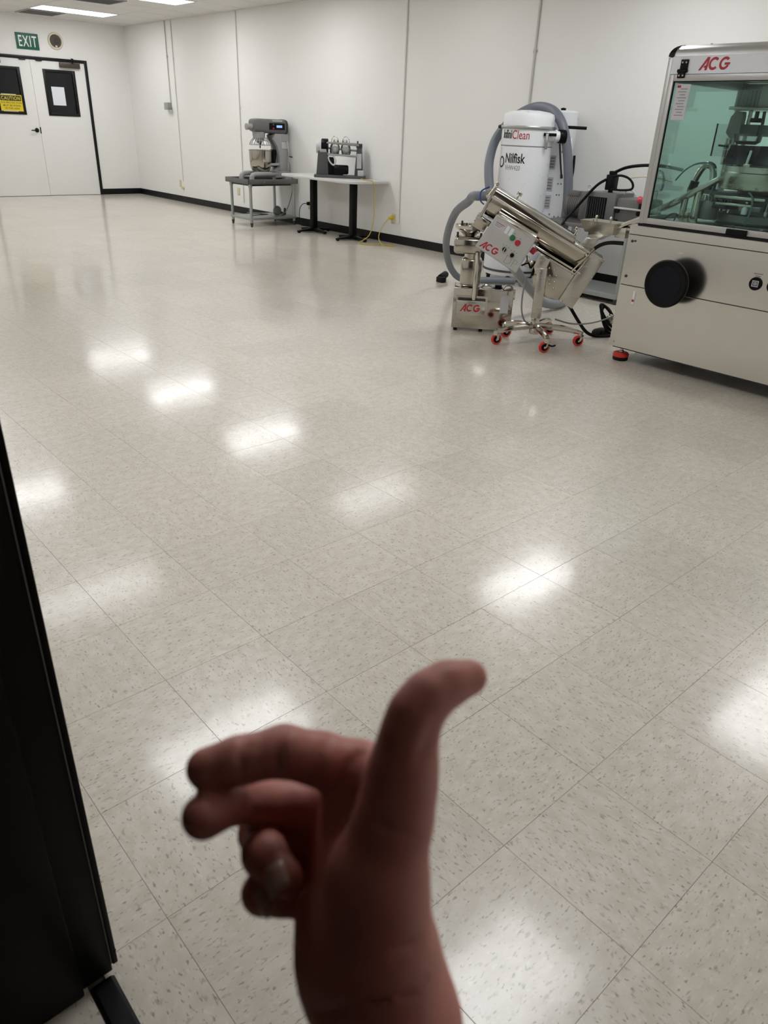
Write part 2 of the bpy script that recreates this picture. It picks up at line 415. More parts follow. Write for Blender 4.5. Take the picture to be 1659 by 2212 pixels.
# doorway in the near wall: dark brown steel frame and black threshold
fr = thing('trim_1', 'dark brown steel door frame at the left edge of the foreground', 'door frame', (XL0, JY1, 0), kind='structure')
for sgn, yj in ((1, JY1), (-1, JY0)):
    obj('jamb', MB().bb(XL0-.02, -.728, yj+sgn*.008, yj+sgn*.05, .012, 2.15), M['brownframe'], fr, world=True, bevel=.002)
    obj('door_stop', MB().bb(XL0-.06, -.780, yj, yj+sgn*.03, .004, 2.13), M['brownframe'], fr, world=True, bevel=.004)
    obj('edge_bead', MB().bb(-.7265, -.7175, yj+sgn*.004, yj+sgn*.05, .030, 2.15), M['brownframe'], fr, world=True, bevel=.002)
    obj('gasket', MB().bb(-.7285, -.7265, yj+sgn*.0075, yj+sgn*.02, .03, 2.13), M['cordgrey'], fr, world=True)
obj('screw', MB().sphere((-.7195, JY1+.006, .062), .003, 8, 6), M['black'], fr, world=True)
obj('head_jamb', MB().bb(XL0-.02, -.7175, JY0-.05, JY1+.05, 2.13, 2.18), M['brownframe'], fr, world=True, bevel=.002)
th = MB().rings([[(-.770,JY0,0),(-.770,JY1+.006,0),(-.764,JY1+.006,.005),(-.764,JY0,.005)][::1], [(-.728,JY0,0),(-.728,JY1+.006,0),(-.734,JY1+.006,.005),(-.734,JY0,.005)]])
single('trim_2', th, M['threshold'], 'black metal threshold strip across the doorway floor', 'threshold', (-.749, -.2, 0), kind='structure')

# ---------------------------------------------------------------- ceiling: panels in a T-bar grid, troffers, vents
LX = [1.05, 4.52]; LY = [.62+2.46*k for k in range(0, 6)]
PX, PY = 1.23, .615
ceil = single('ceiling', MB().bb(XL1, XW, YF, YB, H+.04, H+.16), M['ceil'], 'off-white suspended ceiling with rectangular panels', 'ceiling', kind='structure')
gx0 = 4.52-PX/2; gy0 = .62-PY/2
xs = sorted({max(XL1, min(XW, gx0+k*PX)) for k in range(-6, 4)}); ys = sorted({max(YF, min(YB, gy0+k*PY)) for k in range(-20, 30)})
lampcells = []
bars = MB()
for x in xs: bars.bb(max(x-.012, XL1), min(x+.012, XW), YF, YB, H-.002, H+.03)
for y in ys: bars.bb(XL1, XW, max(y-.012, YF), min(y+.012, YB), H-.0015, H+.03)
obj('grid_bars', bars, M['tbar'], ceil)
pm = {}
def troffer(cx, cy, lit):
    t = thing('ceiling_light', '', 'ceiling light', (cx, cy, H), group='recessed ceiling lights')
    w_, d_ = 1.20, .585
    f = MB()
    for a, b_, c, d in ((-w_/2, w_/2, -d_/2, -d_/2+.03), (-w_/2, w_/2, d_/2-.03, d_/2), (-w_/2, -w_/2+.03, -d_/2+.03, d_/2-.03), (w_/2-.03, w_/2, -d_/2+.03, d_/2-.03)): f.bb(a, b_, c, d, -.006, .03)
    obj('frame', f, M['troffer'], t)
    obj('diffuser', MB().bb(-w_/2+.03, w_/2-.03, -d_/2+.03, d_/2-.03, -.005, .01), M[lit], t)
    return t
lamps = []
lx = [4.52, 4.52-3*PX+.25]
for cx in LX:
    for cy in LY:
        lamps.append((cx, cy))
def label_lamp(cx, cy):
    far = 'along the long wall' if cx > 3 else 'along the near wall'
    order = ['first','second','third','fourth','fifth','sixth','seventh','eighth'][LY[::-1].index(cy)]
    return 'lit rectangular ceiling light, %s from the double door in the row %s' % (order, far)
for cx, cy in lamps:
    k = LY.index(cy)
    t = troffer(cx, cy, 'lampdim' if k == 2 else 'lamp'); t['label'] = label_lamp(cx, cy)
VENTS = [(4.24, 13.62), (4.22, 11.30)]
def blocked(x0, x1, y0, y1):
    cx, cy = (x0+x1)/2, (y0+y1)/2
    for (lx_, ly_) in lamps:
        if abs(cy-ly_) < .3 and x1 > lx_-.61 and x0 < lx_+.61: return (lx_-.6, lx_+.6)
    return None
def panel(x0, x1, y0, y1):
    if x1-x0 < .03 or y1-y0 < .03: return
    key = (round(x1-x0, 3), round(y1-y0, 3))
    if key not in pm:
        hx, hy = key[0]/2-.010, key[1]/2-.010
        pm[key] = mesh_from('ceiling_panel', MB().bb(-hx, hx, -hy, hy, 0, .015), M['ceil'], bevel=.003, seg=1)
    o = bpy.data.objects.new('ceiling_panel', pm[key]); COL.objects.link(o); o.parent = ceil
    o.location = ((x0+x1)/2, (y0+y1)/2, H)
for i in range(len(xs)-1):
    for j in range(len(ys)-1):
        b_ = blocked(xs[i], xs[i+1], ys[j], ys[j+1])
        if b_:
            panel(xs[i], min(xs[i+1], b_[0]), ys[j], ys[j+1]); panel(max(xs[i], b_[1]), xs[i+1], ys[j], ys[j+1])
        else: panel(xs[i], xs[i+1], ys[j], ys[j+1])
for (vx, vy), lab in zip(VENTS, ('dark grey ceiling vent nearest the double door', 'dark grey ceiling vent between the two visible ceiling lights')):
    t = thing('ceiling_vent', lab, 'vent', (vx, vy, H), group='ceiling vents')
    f = MB()
    for a, b_, c, d in ((-.29,.29,-.29,-.26),(-.29,.29,.26,.29),(-.29,-.26,-.26,.26),(.26,.29,-.26,.26)): f.bb(a, b_, c, d, -.012, 0)
    obj('frame', f, M['midgrey'], t)
    obj('back_plate', MB().bb(-.26,.26,-.26,.26,-.003,.0), M['darkgrey'], t)
    for k in range(9): obj('slat', MB().box((0, -.22+.055*k, -.007), (.52, .035, .003), Matrix.Rotation(.5, 3, 'X')), M['midgrey'], t)

# ---------------------------------------------------------------- end wall: double door
tf = thing('trim_3', 'black painted steel frame around the white double door', 'door frame', ((OX0+OX1)/2, YB, 0), kind='structure')
for x0, x1 in ((OX0-.02, OX0+.022), (OX1-.005, OX1+.042)):
    obj('jamb', MB().bb(x0, x1, YB-.02, YB+.12, 0, OZ+.045), M['blackframe'], tf, world=True, bevel=.003)
obj('head', MB().bb(OX0+.022, OX1-.005, YB-.02, YB+.12, OZ, OZ+.045), M['blackframe'], tf, world=True, bevel=.003)
for x0 in (3.985, 4.255): obj('head_stop', MB().bb(x0, x0+.10, YB-.03, YB-.005, OZ-.018, OZ+.004), M['blackframe'], tf, world=True, bevel=.003)
obj('wall_behind', MB().bb(OX0, OX1, YB+.10, YB+.12, 0, OZ), M['blackframe'], tf, world=True)
XS = 4.158
def leaf(n, x0, x1, wx0, wx1, lab):
    d = thing('door_%d' % n, lab, 'door', ((x0+x1)/2, YB+.01, 0), kind='structure')
    z0, z1 = 1.325, 1.945
    p = MB().bb(x0, wx0, YB, YB+.044, .006, OZ-.003).bb(wx1, x1, YB, YB+.044, .006, OZ-.003).bb(wx0, wx1, YB, YB+.044, .006, z0).bb(wx0, wx1, YB, YB+.044, z1, OZ-.003)
    obj('leaf', p, M['doorwhite'], d, world=True)
    wf = MB(); e = .042
    for a, b_, c, f in ((wx0-e, wx0+.005, z0-e, z1+e), (wx1-.005, wx1+e, z0-e, z1+e), (wx0+.005, wx1-.005, z0-e, z0+.005), (wx0+.005, wx1-.005, z1-.005, z1+e)): wf.bb(a, b_, YB-.014, YB+.02, c, f)
    wfo = obj('window_frame', wf, M['blackframe'], d, world=True, bevel=.003)
    obj('pane', MB().bb(wx0, wx1, YB+.012, YB+.02, z0, z1), M['darkpane'], d, world=True)
    return d
d1 = leaf(1, OX0+.024, XS-.002, 3.42, 3.93, 'white door leaf with caution sign and lever handle')
d2 = leaf(2, XS+.002, OX1-.007, 4.388, 4.853, 'white door leaf with blank sheet of paper in its window')
lv = obj('handle', MB().lathe([(.001,0),(.032,0),(.036,.006),(.030,.016),(.014,.02),(.014,.055),(.001,.056)], (4.098, YB, 1.05), 20, Matrix.Rotation(PI/2, 3, 'X')).box((4.045, YB-.05, 1.048), (.115, .014, .016)), M['black'], d1, world=True, bevel=.002)
obj('latch_plate', MB().bb(XS-.006, XS+.012, YB-.004, YB+.001, 1.0, 1.10), M['blackframe'], d1, world=True)
def closer(d, x0, x1):
    obj('closer', MB().bb(x0, x1, YB-.055, YB, 2.024, 2.10), M['bronze'], d, world=True, bevel=.004)
    obj('closer_arm', MB().bb((x0+x1)/2+.03, (x0+x1)/2+.055, YB-.075, YB-.05, 2.09, 2.105).tube([((x0+x1)/2+.045, YB-.06, 2.10), ((x0+x1)/2+.05, YB-.10, 2.15), ((x0+x1)/2+.045, YB-.03, 2.165)], .009, 8), M['blackframe'], d, world=True)
closer(d2, 4.640, 4.985); closer(d1, 3.33, 3.675)
pp = MB().bb(4.456, 4.676, YB+.0095, YB+.011, 1.448, 1.729)
single('paper_sheet', pp, M['paper'], 'blank white sheet of paper taped inside the right door window', 'paper', (4.566, YB+.01, 1.448))
cs = thing('caution_sign', 'yellow and black caution eye protection sign on the left door window', 'sign', (3.75, YB-.002, 1.33))
obj('panel', MB().bb(3.565, 3.925, YB-.0165, YB-.0145, 1.33, 1.572), M['yellow'], cs, world=True)
obj('header', MB().bb(3.578, 3.912, YB-.0172, YB-.0165, 1.482, 1.560), M['ink'], cs, world=True)
obj('lettering', wall_text(fit_text('CAUTION', .30, .052, bold=.012, space=1.15), (3.595, YB-.0172, 1.495), (1,0,0), (0,0,1)), M['yellow'], cs, world=True)
for k, (tx_, x, wd) in enumerate((('EYE PROTECTION', 3.585, .325), ('MUST BE WORN', 3.61, .275), ('IN THIS AREA', 3.635, .235))):
    obj('lettering', wall_text(fit_text(tx_, wd, .027, bold=.008, space=1.08), (x, YB-.0165, 1.440-.042*k), (1,0,0), (0,0,1)), M['ink'], cs, world=True)
for z in (1.322, 1.568): obj('tape', MB().bb(3.60, 3.84, YB-.019, YB-.0168, z, z+.016), M['cream'], cs, world=True)
ex = thing('exit_sign', 'green EXIT sign with white letters above the double door', 'sign', (4.17, YB, 2.25))
obj('panel', MB().bb(3.99, 4.35, YB-.018, YB, 2.25, 2.48), M['exitgreen'], ex, world=True, bevel=.002)
obj('lettering', wall_text(fit_text('EXIT', .29, .155, bold=.008, space=1.18), (4.028, YB-.018, 2.288), (1,0,0), (0,0,1)), M['signwhite'], ex, world=True)
hn = thing('wall_speaker', 'round cream wall speaker with brown mesh beside the exit sign', 'speaker', (4.637, YB, 2.408))
RX = Matrix.Rotation(PI/2, 3, 'X')
obj('bezel', MB().rings([[Vector((4.637, YB, 2.408))+RX @ Vector((math.cos(2*PI*k/32)*r, math.sin(2*PI*k/32)*r, z)) for k in range(32)] for r, z in ((.128,0),(.128,.012),(.118,.024),(.100,.022),(.094,.010),(.094,0))], closed=True), M['ivory'], hn, world=True)
obj('mesh_cone', MB().lathe([(.001,.004),(.03,.018),(.055,.008),(.094,.014),(.094,0),(.001,0)], (4.637, YB, 2.408), 28, RX), M['cone'], hn, world=True)
obj('badge', MB().bb(4.622, 4.655, YB-.024, YB-.012, 2.315, 2.345), M['ivory'], hn, world=True, bevel=.002)
for k in range(4):
    a = PI/4+k*PI/2; obj('screw', MB().lathe([(.001,0),(.005,0),(.004,.003),(.001,.0035)], (4.637+.113*math.cos(a), YB-.0225, 2.408+.113*math.sin(a)), 8, RX), M['steel'], hn, world=True)

# ---------------------------------------------------------------- long wall: conduits, boxes, outlets
def conduit(y, z0, z1, r, lab, m='conduit', knots=()):
    t = thing('conduit', lab, 'conduit', (XW, y, z0), group='surface conduits on the long wall')
    obj('pipe', MB().cyl((XW-r-.002, y, z0), (XW-r-.002, y, z1), r, n=12), M[m], t, world=True)
    for z in knots: obj('coupling', MB().cyl((XW-r-.002, y, z-.025), (XW-r-.002, y, z+.025), r*1.45, n=12).bb(XW-.004, XW, y-.03, y+.03, z-.012, z+.012), M[m], t, world=True)
M['conduitdark'] = mat('bare_conduit', (.55,.54,.50), .45)
conduit(12.63, 1.55, H, .008, 'thin grey conduit running down to the grey switch box', 'conduitdark', (2.23,))
conduit(12.42, .34, H, .008, 'thin painted conduit beside the grey switch box', 'conduit', (2.19,))
conduit(10.43, .16, H, .009, 'painted conduit behind the mixer cart', 'conduit', (1.5,))
conduit(6.76, .24, H, .010, 'painted conduit right of the pedestal table', 'conduit', (2.32,))
conduit(4.87, 1.2, H, .010, 'painted conduit above the white vacuum', 'conduitdark', (2.05,))
sb = thing('switch_box', 'small grey electrical switch box on the long wall', 'electrical box', (XW, 12.69, 1.43))
obj('case', MB().bb(XW-.07, XW, 12.62, 12.77, 1.45, 1.56), M['greybox'], sb, world=True, bevel=.004)
obj('lever', MB().bb(XW-.085, XW-.065, 12.60, 12.625, 1.46, 1.53), M['midgrey'], sb, world=True, bevel=.003)
obj('lower_fitting', MB().bb(XW-.06, XW, 12.585, 12.64, 1.415, 1.452), M['conduitdark'], sb, world=True, bevel=.004)
def outlet(y, z, lab, plug=None):
    t = thing('wall_outlet', lab, 'outlet', (XW, y, z-.057), group='wall outlets')
    obj('plate', MB().bb(XW-.008, XW, y-.036, y+.036, z-.057, z+.057), M['cream'], t, world=True, bevel=.003)
    for dz in (-.022, .022):
        obj('socket', MB().lathe([(.001,0),(.017,0),(.016,.003),(.001,.003)], (XW-.008, y, z+dz), 14, Matrix.Rotation(-PI/2, 3, 'Y')), M['ivory'], t, world=True)
    return t
outlet(12.53, .30, 'cream wall outlet nearest the room corner')
outlet(10.58, .32, 'cream wall outlet behind the mixer cart')
outlet(8.66, .29, 'cream wall outlet with a black plug under the pedestal table')
outlet(6.86, .29, 'cream wall outlet with a yellow plug right of the pedestal table')
single('junction_fitting', MB().bb(XW-.035, XW, 12.40, 12.455, .215, .25).tube([(XW-.02,12.44,.26),(XW-.02,12.43,.235)], .012, 8), M['cream'], 'small cream conduit fitting beside the outlet nearest the corner', 'fitting', (XW, 12.43, .215), bevel=.003)

# ================================================================ mixer cart
ct = thing('work_cart', 'low galvanised steel equipment stand with raised edge and lower shelf', 'equipment stand', (5.415, 9.185, 0))
CX0, CX1, CY0, CY1, CZ = 5.0, 5.83, 8.88, 9.49, .565
tp = MB().bb(CX0, CX1, CY0, CY1, CZ, CZ+.008)
for a in ((CX0, CX1, CY0, CY0+.012), (CX0, CX1, CY1-.012, CY1), (CX0, CX0+.012, CY0, CY1), (CX1-.012, CX1, CY0, CY1)): tp.bb(*a, CZ-.008, CZ+.055)
obj('top_pan', tp, M['toppan'], ct, world=True, bevel=.003)
obj('under_frame', MB().bb(CX0+.08, CX1-.08, CY0+.06, CY1-.06, CZ-.035, CZ), M['darkgrey'], ct, world=True)
for x in (5.06, 5.79):
    for y in (8.93, 9.43):
        lg = obj('leg', MB().cyl((x, y, .05), (x, y, CZ), .0205, n=14), M['galv'], ct, world=True)
        f = MB().cyl((x, y, 0), (x, y, .055), .014, .022, n=12); f.xf(Matrix.Translation((-5.415, -9.185, 0)))
        sub('foot', f, M['darkgrey'], lg)
        c = MB().cyl((x, y, CZ-.05), (x, y, CZ-.005), .027, n=12); c.xf(Matrix.Translation((-5.415, -9.185, 0)))
        sub('socket', c, M['galv'], lg)
sh = MB().bb(5.04, 5.81, 8.91, 9.45, .112, .118)
for a in ((5.04, 5.81, 8.905, 8.915), (5.04, 5.81, 9.445, 9.455), (5.035, 5.045, 8.91, 9.45), (5.805, 5.815, 8.91, 9.45)): sh.bb(*a, .090, .122)
obj('shelf', sh, M['galv'], ct, world=True, bevel=.002)
obj('knob', MB().lathe([(.001,0),(.012,0),(.010,.012),(.001,.014)], (5.25, CY0, CZ+.02), 12, RX), M['steel'], ct, world=True)

# planetary mixer on the cart
Z0 = CZ+.008
mx = thing('planetary_mixer', 'grey planetary food mixer with steel bowl on the equipment stand', 'mixer', (5.50, 9.17, Z0))
MY = 9.17
b = MB()
for s in (-1, 1):
    y = MY+s*.135
    b.tube([(5.16, y, Z0), (5.16, y, Z0+.055), (5.19, y, Z0+.092), (5.30, y, Z0+.10), (5.60, y-s*.03, Z0+.10), (5.74, y-s*.03, Z0+.10)], .034, 12, flat=1.1)
b.bb(5.55, 5.82, MY-.14, MY+.14, Z0+.055, Z0+.135).bb(5.70, 5.82, MY-.16, MY-.08, Z0, Z0+.09).bb(5.70, 5.82, MY+.08, MY+.16, Z0, Z0+.09)
obj('base', b, M['midgrey'], mx, world=True, bevel=.008)
col = MB().prism([(5.60, Z0+.12), (5.80, Z0+.12), (5.81, Z0+.35), (5.80, 1.19), (5.59, 1.19), (5.56, 1.12), (5.63, 1.02), (5.66, .90), (5.66, .78)], .19, Matrix(((1,0,0,0),(0,0,-1,MY+.095),(0,1,0,0),(0,0,0,1))))
obj('column', col, M['midgrey'], mx, world=True, bevel=.015)
neck = MB().tube([(5.56, MY, 1.17), (5.585, MY, 1.12), (5.64, MY, 1.04), (5.665, MY, .96), (5.655, MY, .86), (5.63, MY, .79)], lambda t: .035, 10, flat=1.8)
obj('column_face', neck, M['greyenamel'], mx, world=True)
hd = MB()
def rr(cx, hw, hh, z):      # rounded-rectangle section across y,z
    out = []
    for k in range(24):
        a = 2*PI*k/24; ca, sa = math.cos(a), math.sin(a); e = .55
        out.append((cx, MY+hw*math.copysign(abs(ca)**e, ca), z+hh*math.copysign(abs(sa)**e, sa)))
    return out
hd.rings([rr(5.27,.07,.05,1.285), rr(5.285,.095,.075,1.283), rr(5.34,.11,.088,1.28), rr(5.60,.115,.092,1.275), rr(5.76,.115,.095,1.27), rr(5.80,.108,.088,1.27), rr(5.812,.09,.07,1.27)])
obj('head', hd, M['greyenamel'], mx, world=True)
obj('head_cover', MB().rings([rr(5.765,.119,.100,1.27), rr(5.80,.113,.094,1.27), rr(5.822,.09,.07,1.27)]), M['darkgrey'], mx, world=True)
obj('head_cap', MB().sphere((5.36, MY, 1.335), .085, 16, 8, (1, 1, .4)), M['chrome'], mx, world=True)
obj('attachment_hub', MB().cyl((5.19, MY, 1.262), (5.29, MY, 1.262), .036, .042).cyl((5.185, MY, 1.262), (5.20, MY, 1.262), .042), M['midgrey'], mx, world=True, bevel=.003)
cp = obj('control_panel', MB().bb(5.49, 5.74, MY-.127, MY-.10, 1.235, 1.318), M['black'], mx, world=True, bevel=.003)
for nm, mb_, m_ in (('display', MB().bb(5.60, 5.69, MY-.131, MY-.126, 1.262, 1.292), 'screen'), ('start_button', MB().lathe([(.001,0),(.011,0),(.010,.008),(.001,.009)], (5.545, MY-.127, 1.298), 12, RX), 'greenbutton'), ('stop_button', MB().lathe([(.001,0),(.012,0),(.010,.009),(.001,.010)], (5.545, MY-.127, 1.252), 12, RX), 'redbutton')):
    mb_.xf(Matrix.Translation((-5.50, -MY, -Z0))); sub(nm, mb_, M[m_], cp)
obj('badge', MB().bb(5.55, 5.71, MY-.105, MY-.085, 1.335, 1.352).xf(Matrix.Identity(4)), M['plate'], mx, world=True)
obj('gearbox', MB().lathe([(.001,1.06),(.03,1.07),(.07,1.10),(.085,1.14),(.09,1.20),(.088,1.24),(.001,1.24)], (5.385, MY, 0), 22), M['midgrey'], mx, world=True)
obj('beater_shaft', MB().lathe([(.001,.995),(.008,1.0),(.011,1.04),(.022,1.06),(.03,1.11),(.001,1.12)], (5.40, MY, 0), 14), M['darkgrey'], mx, world=True)
gd = MB()
for k in range(20):
    a = 2*PI*k/20; c_, s_ = math.cos(a), math.sin(a)
    gd.tube([(5.40+.085*c_, MY+.085*s_, 1.135), (5.40+.125*c_, MY+.125*s_, 1.09), (5.40+.15*c_, MY+.15*s_, 1.04)], .003, 5, sub=2)
for r_, z_ in ((.15, 1.04), (.118, 1.095)): gd.tube([(5.40+r_*math.cos(2*PI*k/28), MY+r_*math.sin(2*PI*k/28), z_) for k in range(28)], .0035, 6, closed=True, sub=1)
obj('bowl_guard', gd, M['clearwire'], mx, world=True)
bw = [(.05,.690),(.10,.695),(.135,.73),(.150,.79),(.156,.86),(.158,.968),(.168,.972),(.168,.978),(.152,.978),(.150,.86),(.143,.80),(.125,.735),(.06,.70),(.001,.70)]
obj('bowl', MB().lathe([(.001,.690)]+bw, (5.40, MY, 0), 36), M['chromew'], mx, world=True)
yk = MB()
for s in (-1, 1): yk.tube([(5.66, MY+s*.06, .80), (5.58, MY+s*.17, .80), (5.45, MY+s*.178, .80)], .018, 8)
obj('bowl_yoke', yk, M['midgrey'], mx, world=True)
obj('slide', MB().bb(5.585, 5.66, MY-.045, MY+.045, .76, .985), M['black'], mx, world=True, bevel=.01)
obj('lift_lever', MB().tube([(5.76, MY-.11, 1.085), (5.765, MY-.14, 1.08), (5.78, MY-.15, .90)], .009, 8).tube([(5.78, MY-.15, .90), (5.80, MY-.145, .74), (5.80, MY-.12, .70)], .007, 8).cyl((5.757, MY-.14, 1.02), (5.755, MY-.14, 1.09), .012), M['chrome'], mx, world=True)
obj('lever_grip', MB().cyl((5.775, MY-.15, .905), (5.84, MY-.15, .895), .008), M['darkgrey'], mx, world=True)
for z in (1.05, 1.145): obj('warning_plate', MB().bb(5.803, 5.815, MY-.09, MY+.08, z-.05, z+.035).bb(5.70, 5.812, MY-.099, MY-.094, z-.05, z+.035), M['plate' if z < 1.1 else 'midgrey'], mx, world=True)
obj('power_cord', MB().tube([(5.80, MY-.02, .72), (5.845, MY-.12, .64), (5.85, MY-.12, .45), (5.78, MY-.12, .26), (5.73, MY-.10, .165), (5.67, MY-.08, .135)], .0065, 8), M['cordgrey'], mx, world=True)
# whip disc and plug left on the shelf
wk = thing('mixer_attachment', 'dark round mixer attachment lying on the stand shelf', 'mixer attachment', (5.62, 9.16, .118))
obj('disc', MB().sphere((5.61, 9.10, .185), .066, 18, 10, (1,.8,1)), M['greyenamel'], wk, world=True)
obj('collar', MB().cyl((5.65, 9.12, .16), (5.745, 9.14, .135), .026, .018), M['darkgrey'], wk, world=True, bevel=.003)
obj('tang', MB().bb(5.74, 5.765, 9.10, 9.13, .122, .215), M['darkgrey'], wk, world=True, bevel=.004)
single('steel_scraper', MB().box((5.40, 9.30, .135), (.30, .10, .012), Matrix.Rotation(.1, 3, 'Y')).cyl((5.30, 9.33, .14), (5.28, 9.35, .19), .010), M['toppan'], 'flat grey steel mixer part lying at the back of the stand shelf', 'mixer part', (5.40, 9.30, .118), bevel=.002)

# ================================================================ pedestal table
pt = thing('pedestal_table', 'narrow grey laminate table on two black pedestal legs', 'table', (5.57, 7.735, 0))
TX0, TX1, TY0, TY1, TZ = 5.245, 5.862, 6.955, 8.53, .722
def rrect(x0, x1, y0, y1, rf, rb, n=8):
    out = []
    for cx, cy, a0, r in ((x1-rb, y1-rb, 0, rb), (x0+rf, y1-rf, 90, rf), (x0+rf, y0+rf, 180, rf), (x1-rb, y0+rb, 270, rb)):
        for k in range(n+1):
            a = math.radians(a0+90*k/n); out.append((cx+r*math.cos(a), cy+r*math.sin(a)))
    return out
obj('table_top', MB().prism(rrect(TX0, TX1, TY0, TY1, .14, .006), .028, Matrix.Translation((0,0,TZ-.028))), M['laminate'], pt, world=True, bevel=.003)
for y in (8.16, 7.31):
    x = 5.575
    obj('column', MB().bb(x-.0375, x+.0375, y-.0375, y+.0375, .045, TZ-.036), M['black'], pt, world=True, bevel=.004)
    obj('mount_plate', MB().bb(x-.15, x+.15, y-.15, y+.15, TZ-.037, TZ-.028), M['black'], pt, world=True)
    ft = MB()
    for a in (0, 90, 180, 270):
        ca, sa = math.cos(math.radians(a)), math.sin(math.radians(a))
        L_ = .27
        ft.rings([[(x+ca*q-sa*w_, y+sa*q+ca*w_, z) for w_, z in ((-h, .014), (h, .014), (h, t_), (-h, t_))] for q, h, t_ in ((.0, .032, .062), (L_*.55, .027, .045), (L_, .022, .030))])
        ft.cyl((x+ca*(L_-.02), y+sa*(L_-.02), 0), (x+ca*(L_-.02), y+sa*(L_-.02), .03), .022, n=12)
    obj('cross_foot', ft, M['black'], pt, world=True, bevel=.003)

# benchtop tumbler with clear vessels
BA = math.radians(-42); bo = Vector((5.545, 7.66, TZ))
bt = thing('benchtop_tumbler', 'grey benchtop tumbling machine with clear plastic vessels on the pedestal table', 'laboratory machine', bo, BA)
bs = MB().prism([(-.26,-.10),(.40,-.10),(.40,.10),(-.26,.10)], .035, Matrix.Identity(4))
M['tumbler'] = mat('dark_slate_enamel', (.075,.077,.080), .4, var=.06)
obj('base_plate', bs, M['tumbler'], bt, bevel=.006)
def slab(x0b, x1b, x0t, x1t, yb, yt, z0, z1):
    return MB().rings([[(x0b,-yb,z0),(x1b,-yb,z0),(x1b,yb,z0),(x0b,yb,z0)],[(x0t,-yt,z1),(x1t,-yt,z1),(x1t,yt,z1),(x0t,yt,z1)]])
obj('drive_housing', slab(-.235, -.075, -.205, -.09, .075, .06,   .03, .37), M['tumbler'], bt, bevel=.012)
obj('housing_cap', MB().cyl((-.235,0,.35), (-.19,0,.35), .075).cyl((-.19,0,.35),(-.10,0,.35), .085), M['plate'], bt, bevel=.006)
obj('belt_guard', MB().cyl((-.17,0,.36), (-.085,0,.36), .088), M['black'], bt, bevel=.006)
obj('support_post', slab(.255, .365, .285, .345, .06, .045, .03, .40), M['tumbler'], bt, bevel=.008)
obj('post_cap', MB().bb(.275, .35, -.052, .052, .355, .405), M['darkgrey'], bt, bevel=.006)
obj('post_label', MB().bb(.285, .345, -.062, -.048, .12, .29), M['plate'], bt)
for y, z in ((-.05, .395), (-.05, .265), (.05, .33)):
    obj('tie_rod', MB().cyl((-.10, y, z+.01), (.31, y, z-.01), .012, n=12), M['galv'], bt)
M['clearfoil'] = mat('crinkled_plastic_wrap', (.62,.62,.63), .14, .25, var=.25, scale=45, bump=.6)
for cx, tilt in ((.0, .15), (.14, -.12)):
    R_ = Matrix.Rotation(tilt, 3, 'Y') @ Matrix.Rotation(.25, 3, 'X')
    ve = obj('vessel', MB().lathe([(.001,-.075),(.045,-.072),(.062,-.04),(.062,.03),(.045,.065),(.030,.075),(.030,.105),(.001,.106)], (cx, 0, .335), 20, R_), M['clear'], bt)
    sub('wire_clip', MB().tube([(cx-.045,-.02,.40),(cx-.03,-.03,.46),(cx,-.02,.478),(cx+.035,-.02,.455),(cx+.05,-.01,.40)], .004, 6), M['chrome'], ve)
    sub('wrinkled_foil', MB().sphere((cx, -.01, .325), .05, 9, 5, (1.1,.9,1)), M['clearfoil'], ve)
obj('crossbar', MB().bb(-.10, .29, -.085, -.07, .395, .412).bb(-.08, .29, -.085, -.07, .255, .275), M['galv'], bt, bevel=.003)
obj('clamp_strap', MB().tube([(-.08,-.06,.24),(-.06,-.08,.19),(-.01,-.09,.15),(.015,-.085,.20),(-.02,-.07,.26)], .010, 8), M['plate'], bt)
obj('motor_bracket', MB().prism([(-.09,.03),(.06,.03),(.05,.10),(.0,.13),(-.01,.24),(-.09,.24)], .06, Matrix(((1,0,0,0),(0,0,-1,-.0),(0,1,0,0),(0,0,0,1)))), M['black'], bt, bevel=.008)
obj('motor', MB().cyl((.0,-.06,.10),(.155,-.06,.10), .055).cyl((.155,-.06,.10),(.18,-.06,.10),.06,.045).bb(.0,.11,-.10,-.03,.035,.08), M['black'], bt, bevel=.006)
obj('switch_box', MB().bb(.30, .375, -.105, -.06, .035, .10), M['plate'], bt, bevel=.004)
obj('small_knob', MB().cyl((.29,0,.40),(.29,0,.435),.008), M['black'], bt)

# cords at the wall
cy = MB().tube([(5.78, 7.42, TZ+.006), (5.66, 7.22, TZ+.006), (5.60, 7.02, TZ+.007), (5.60, 6.945, TZ-.02), (5.605, 6.935, .50), (5.60, 6.93, .28), (5.52, 6.92, .10), (5.40, 6.97, .012), (5.42, 6.85, .008), (5.62, 6.75, .008), (5.70, 6.64, .008), (5.62, 6.60, .008), (5.56, 6.70, .012), (5.58, 6.80, .10), (5.70, 6.84, .24), (5.80, 6.86, .295)], .0055, 8)
yc = thing('extension_cord', 'yellow extension cord hanging from the pedestal table to the wall outlet', 'cord', (5.56, 6.85, 0))
obj('cable', cy, M['cordyellow'], yc, world=True)
obj('plug', MB().cyl((5.80, 6.86, .30), (5.868, 6.86, .312), .020, .017).bb(5.835, 5.871, 6.84, 6.88, .295, .33), M['yellow'], yc, world=True, bevel=.003)
bc = thing('black_power_cord', 'thin black power cord hanging from the outlet under the pedestal table', 'cord', (5.86, 8.68, .10))
obj('plug', MB().bb(5.83, 5.871, 8.645, 8.68, .29, .335), M['black'], bc, world=True, bevel=.006)
obj('cable', MB().tube([(5.835, 8.665, .312), (5.81, 8.74, .30), (5.80, 8.80, .23), (5.82, 8.84, .12), (5.83, 8.85, .05), (5.82, 8.80, .010), (5.85, 8.6, .010)], .005, 7), M['black'], bc, world=True)

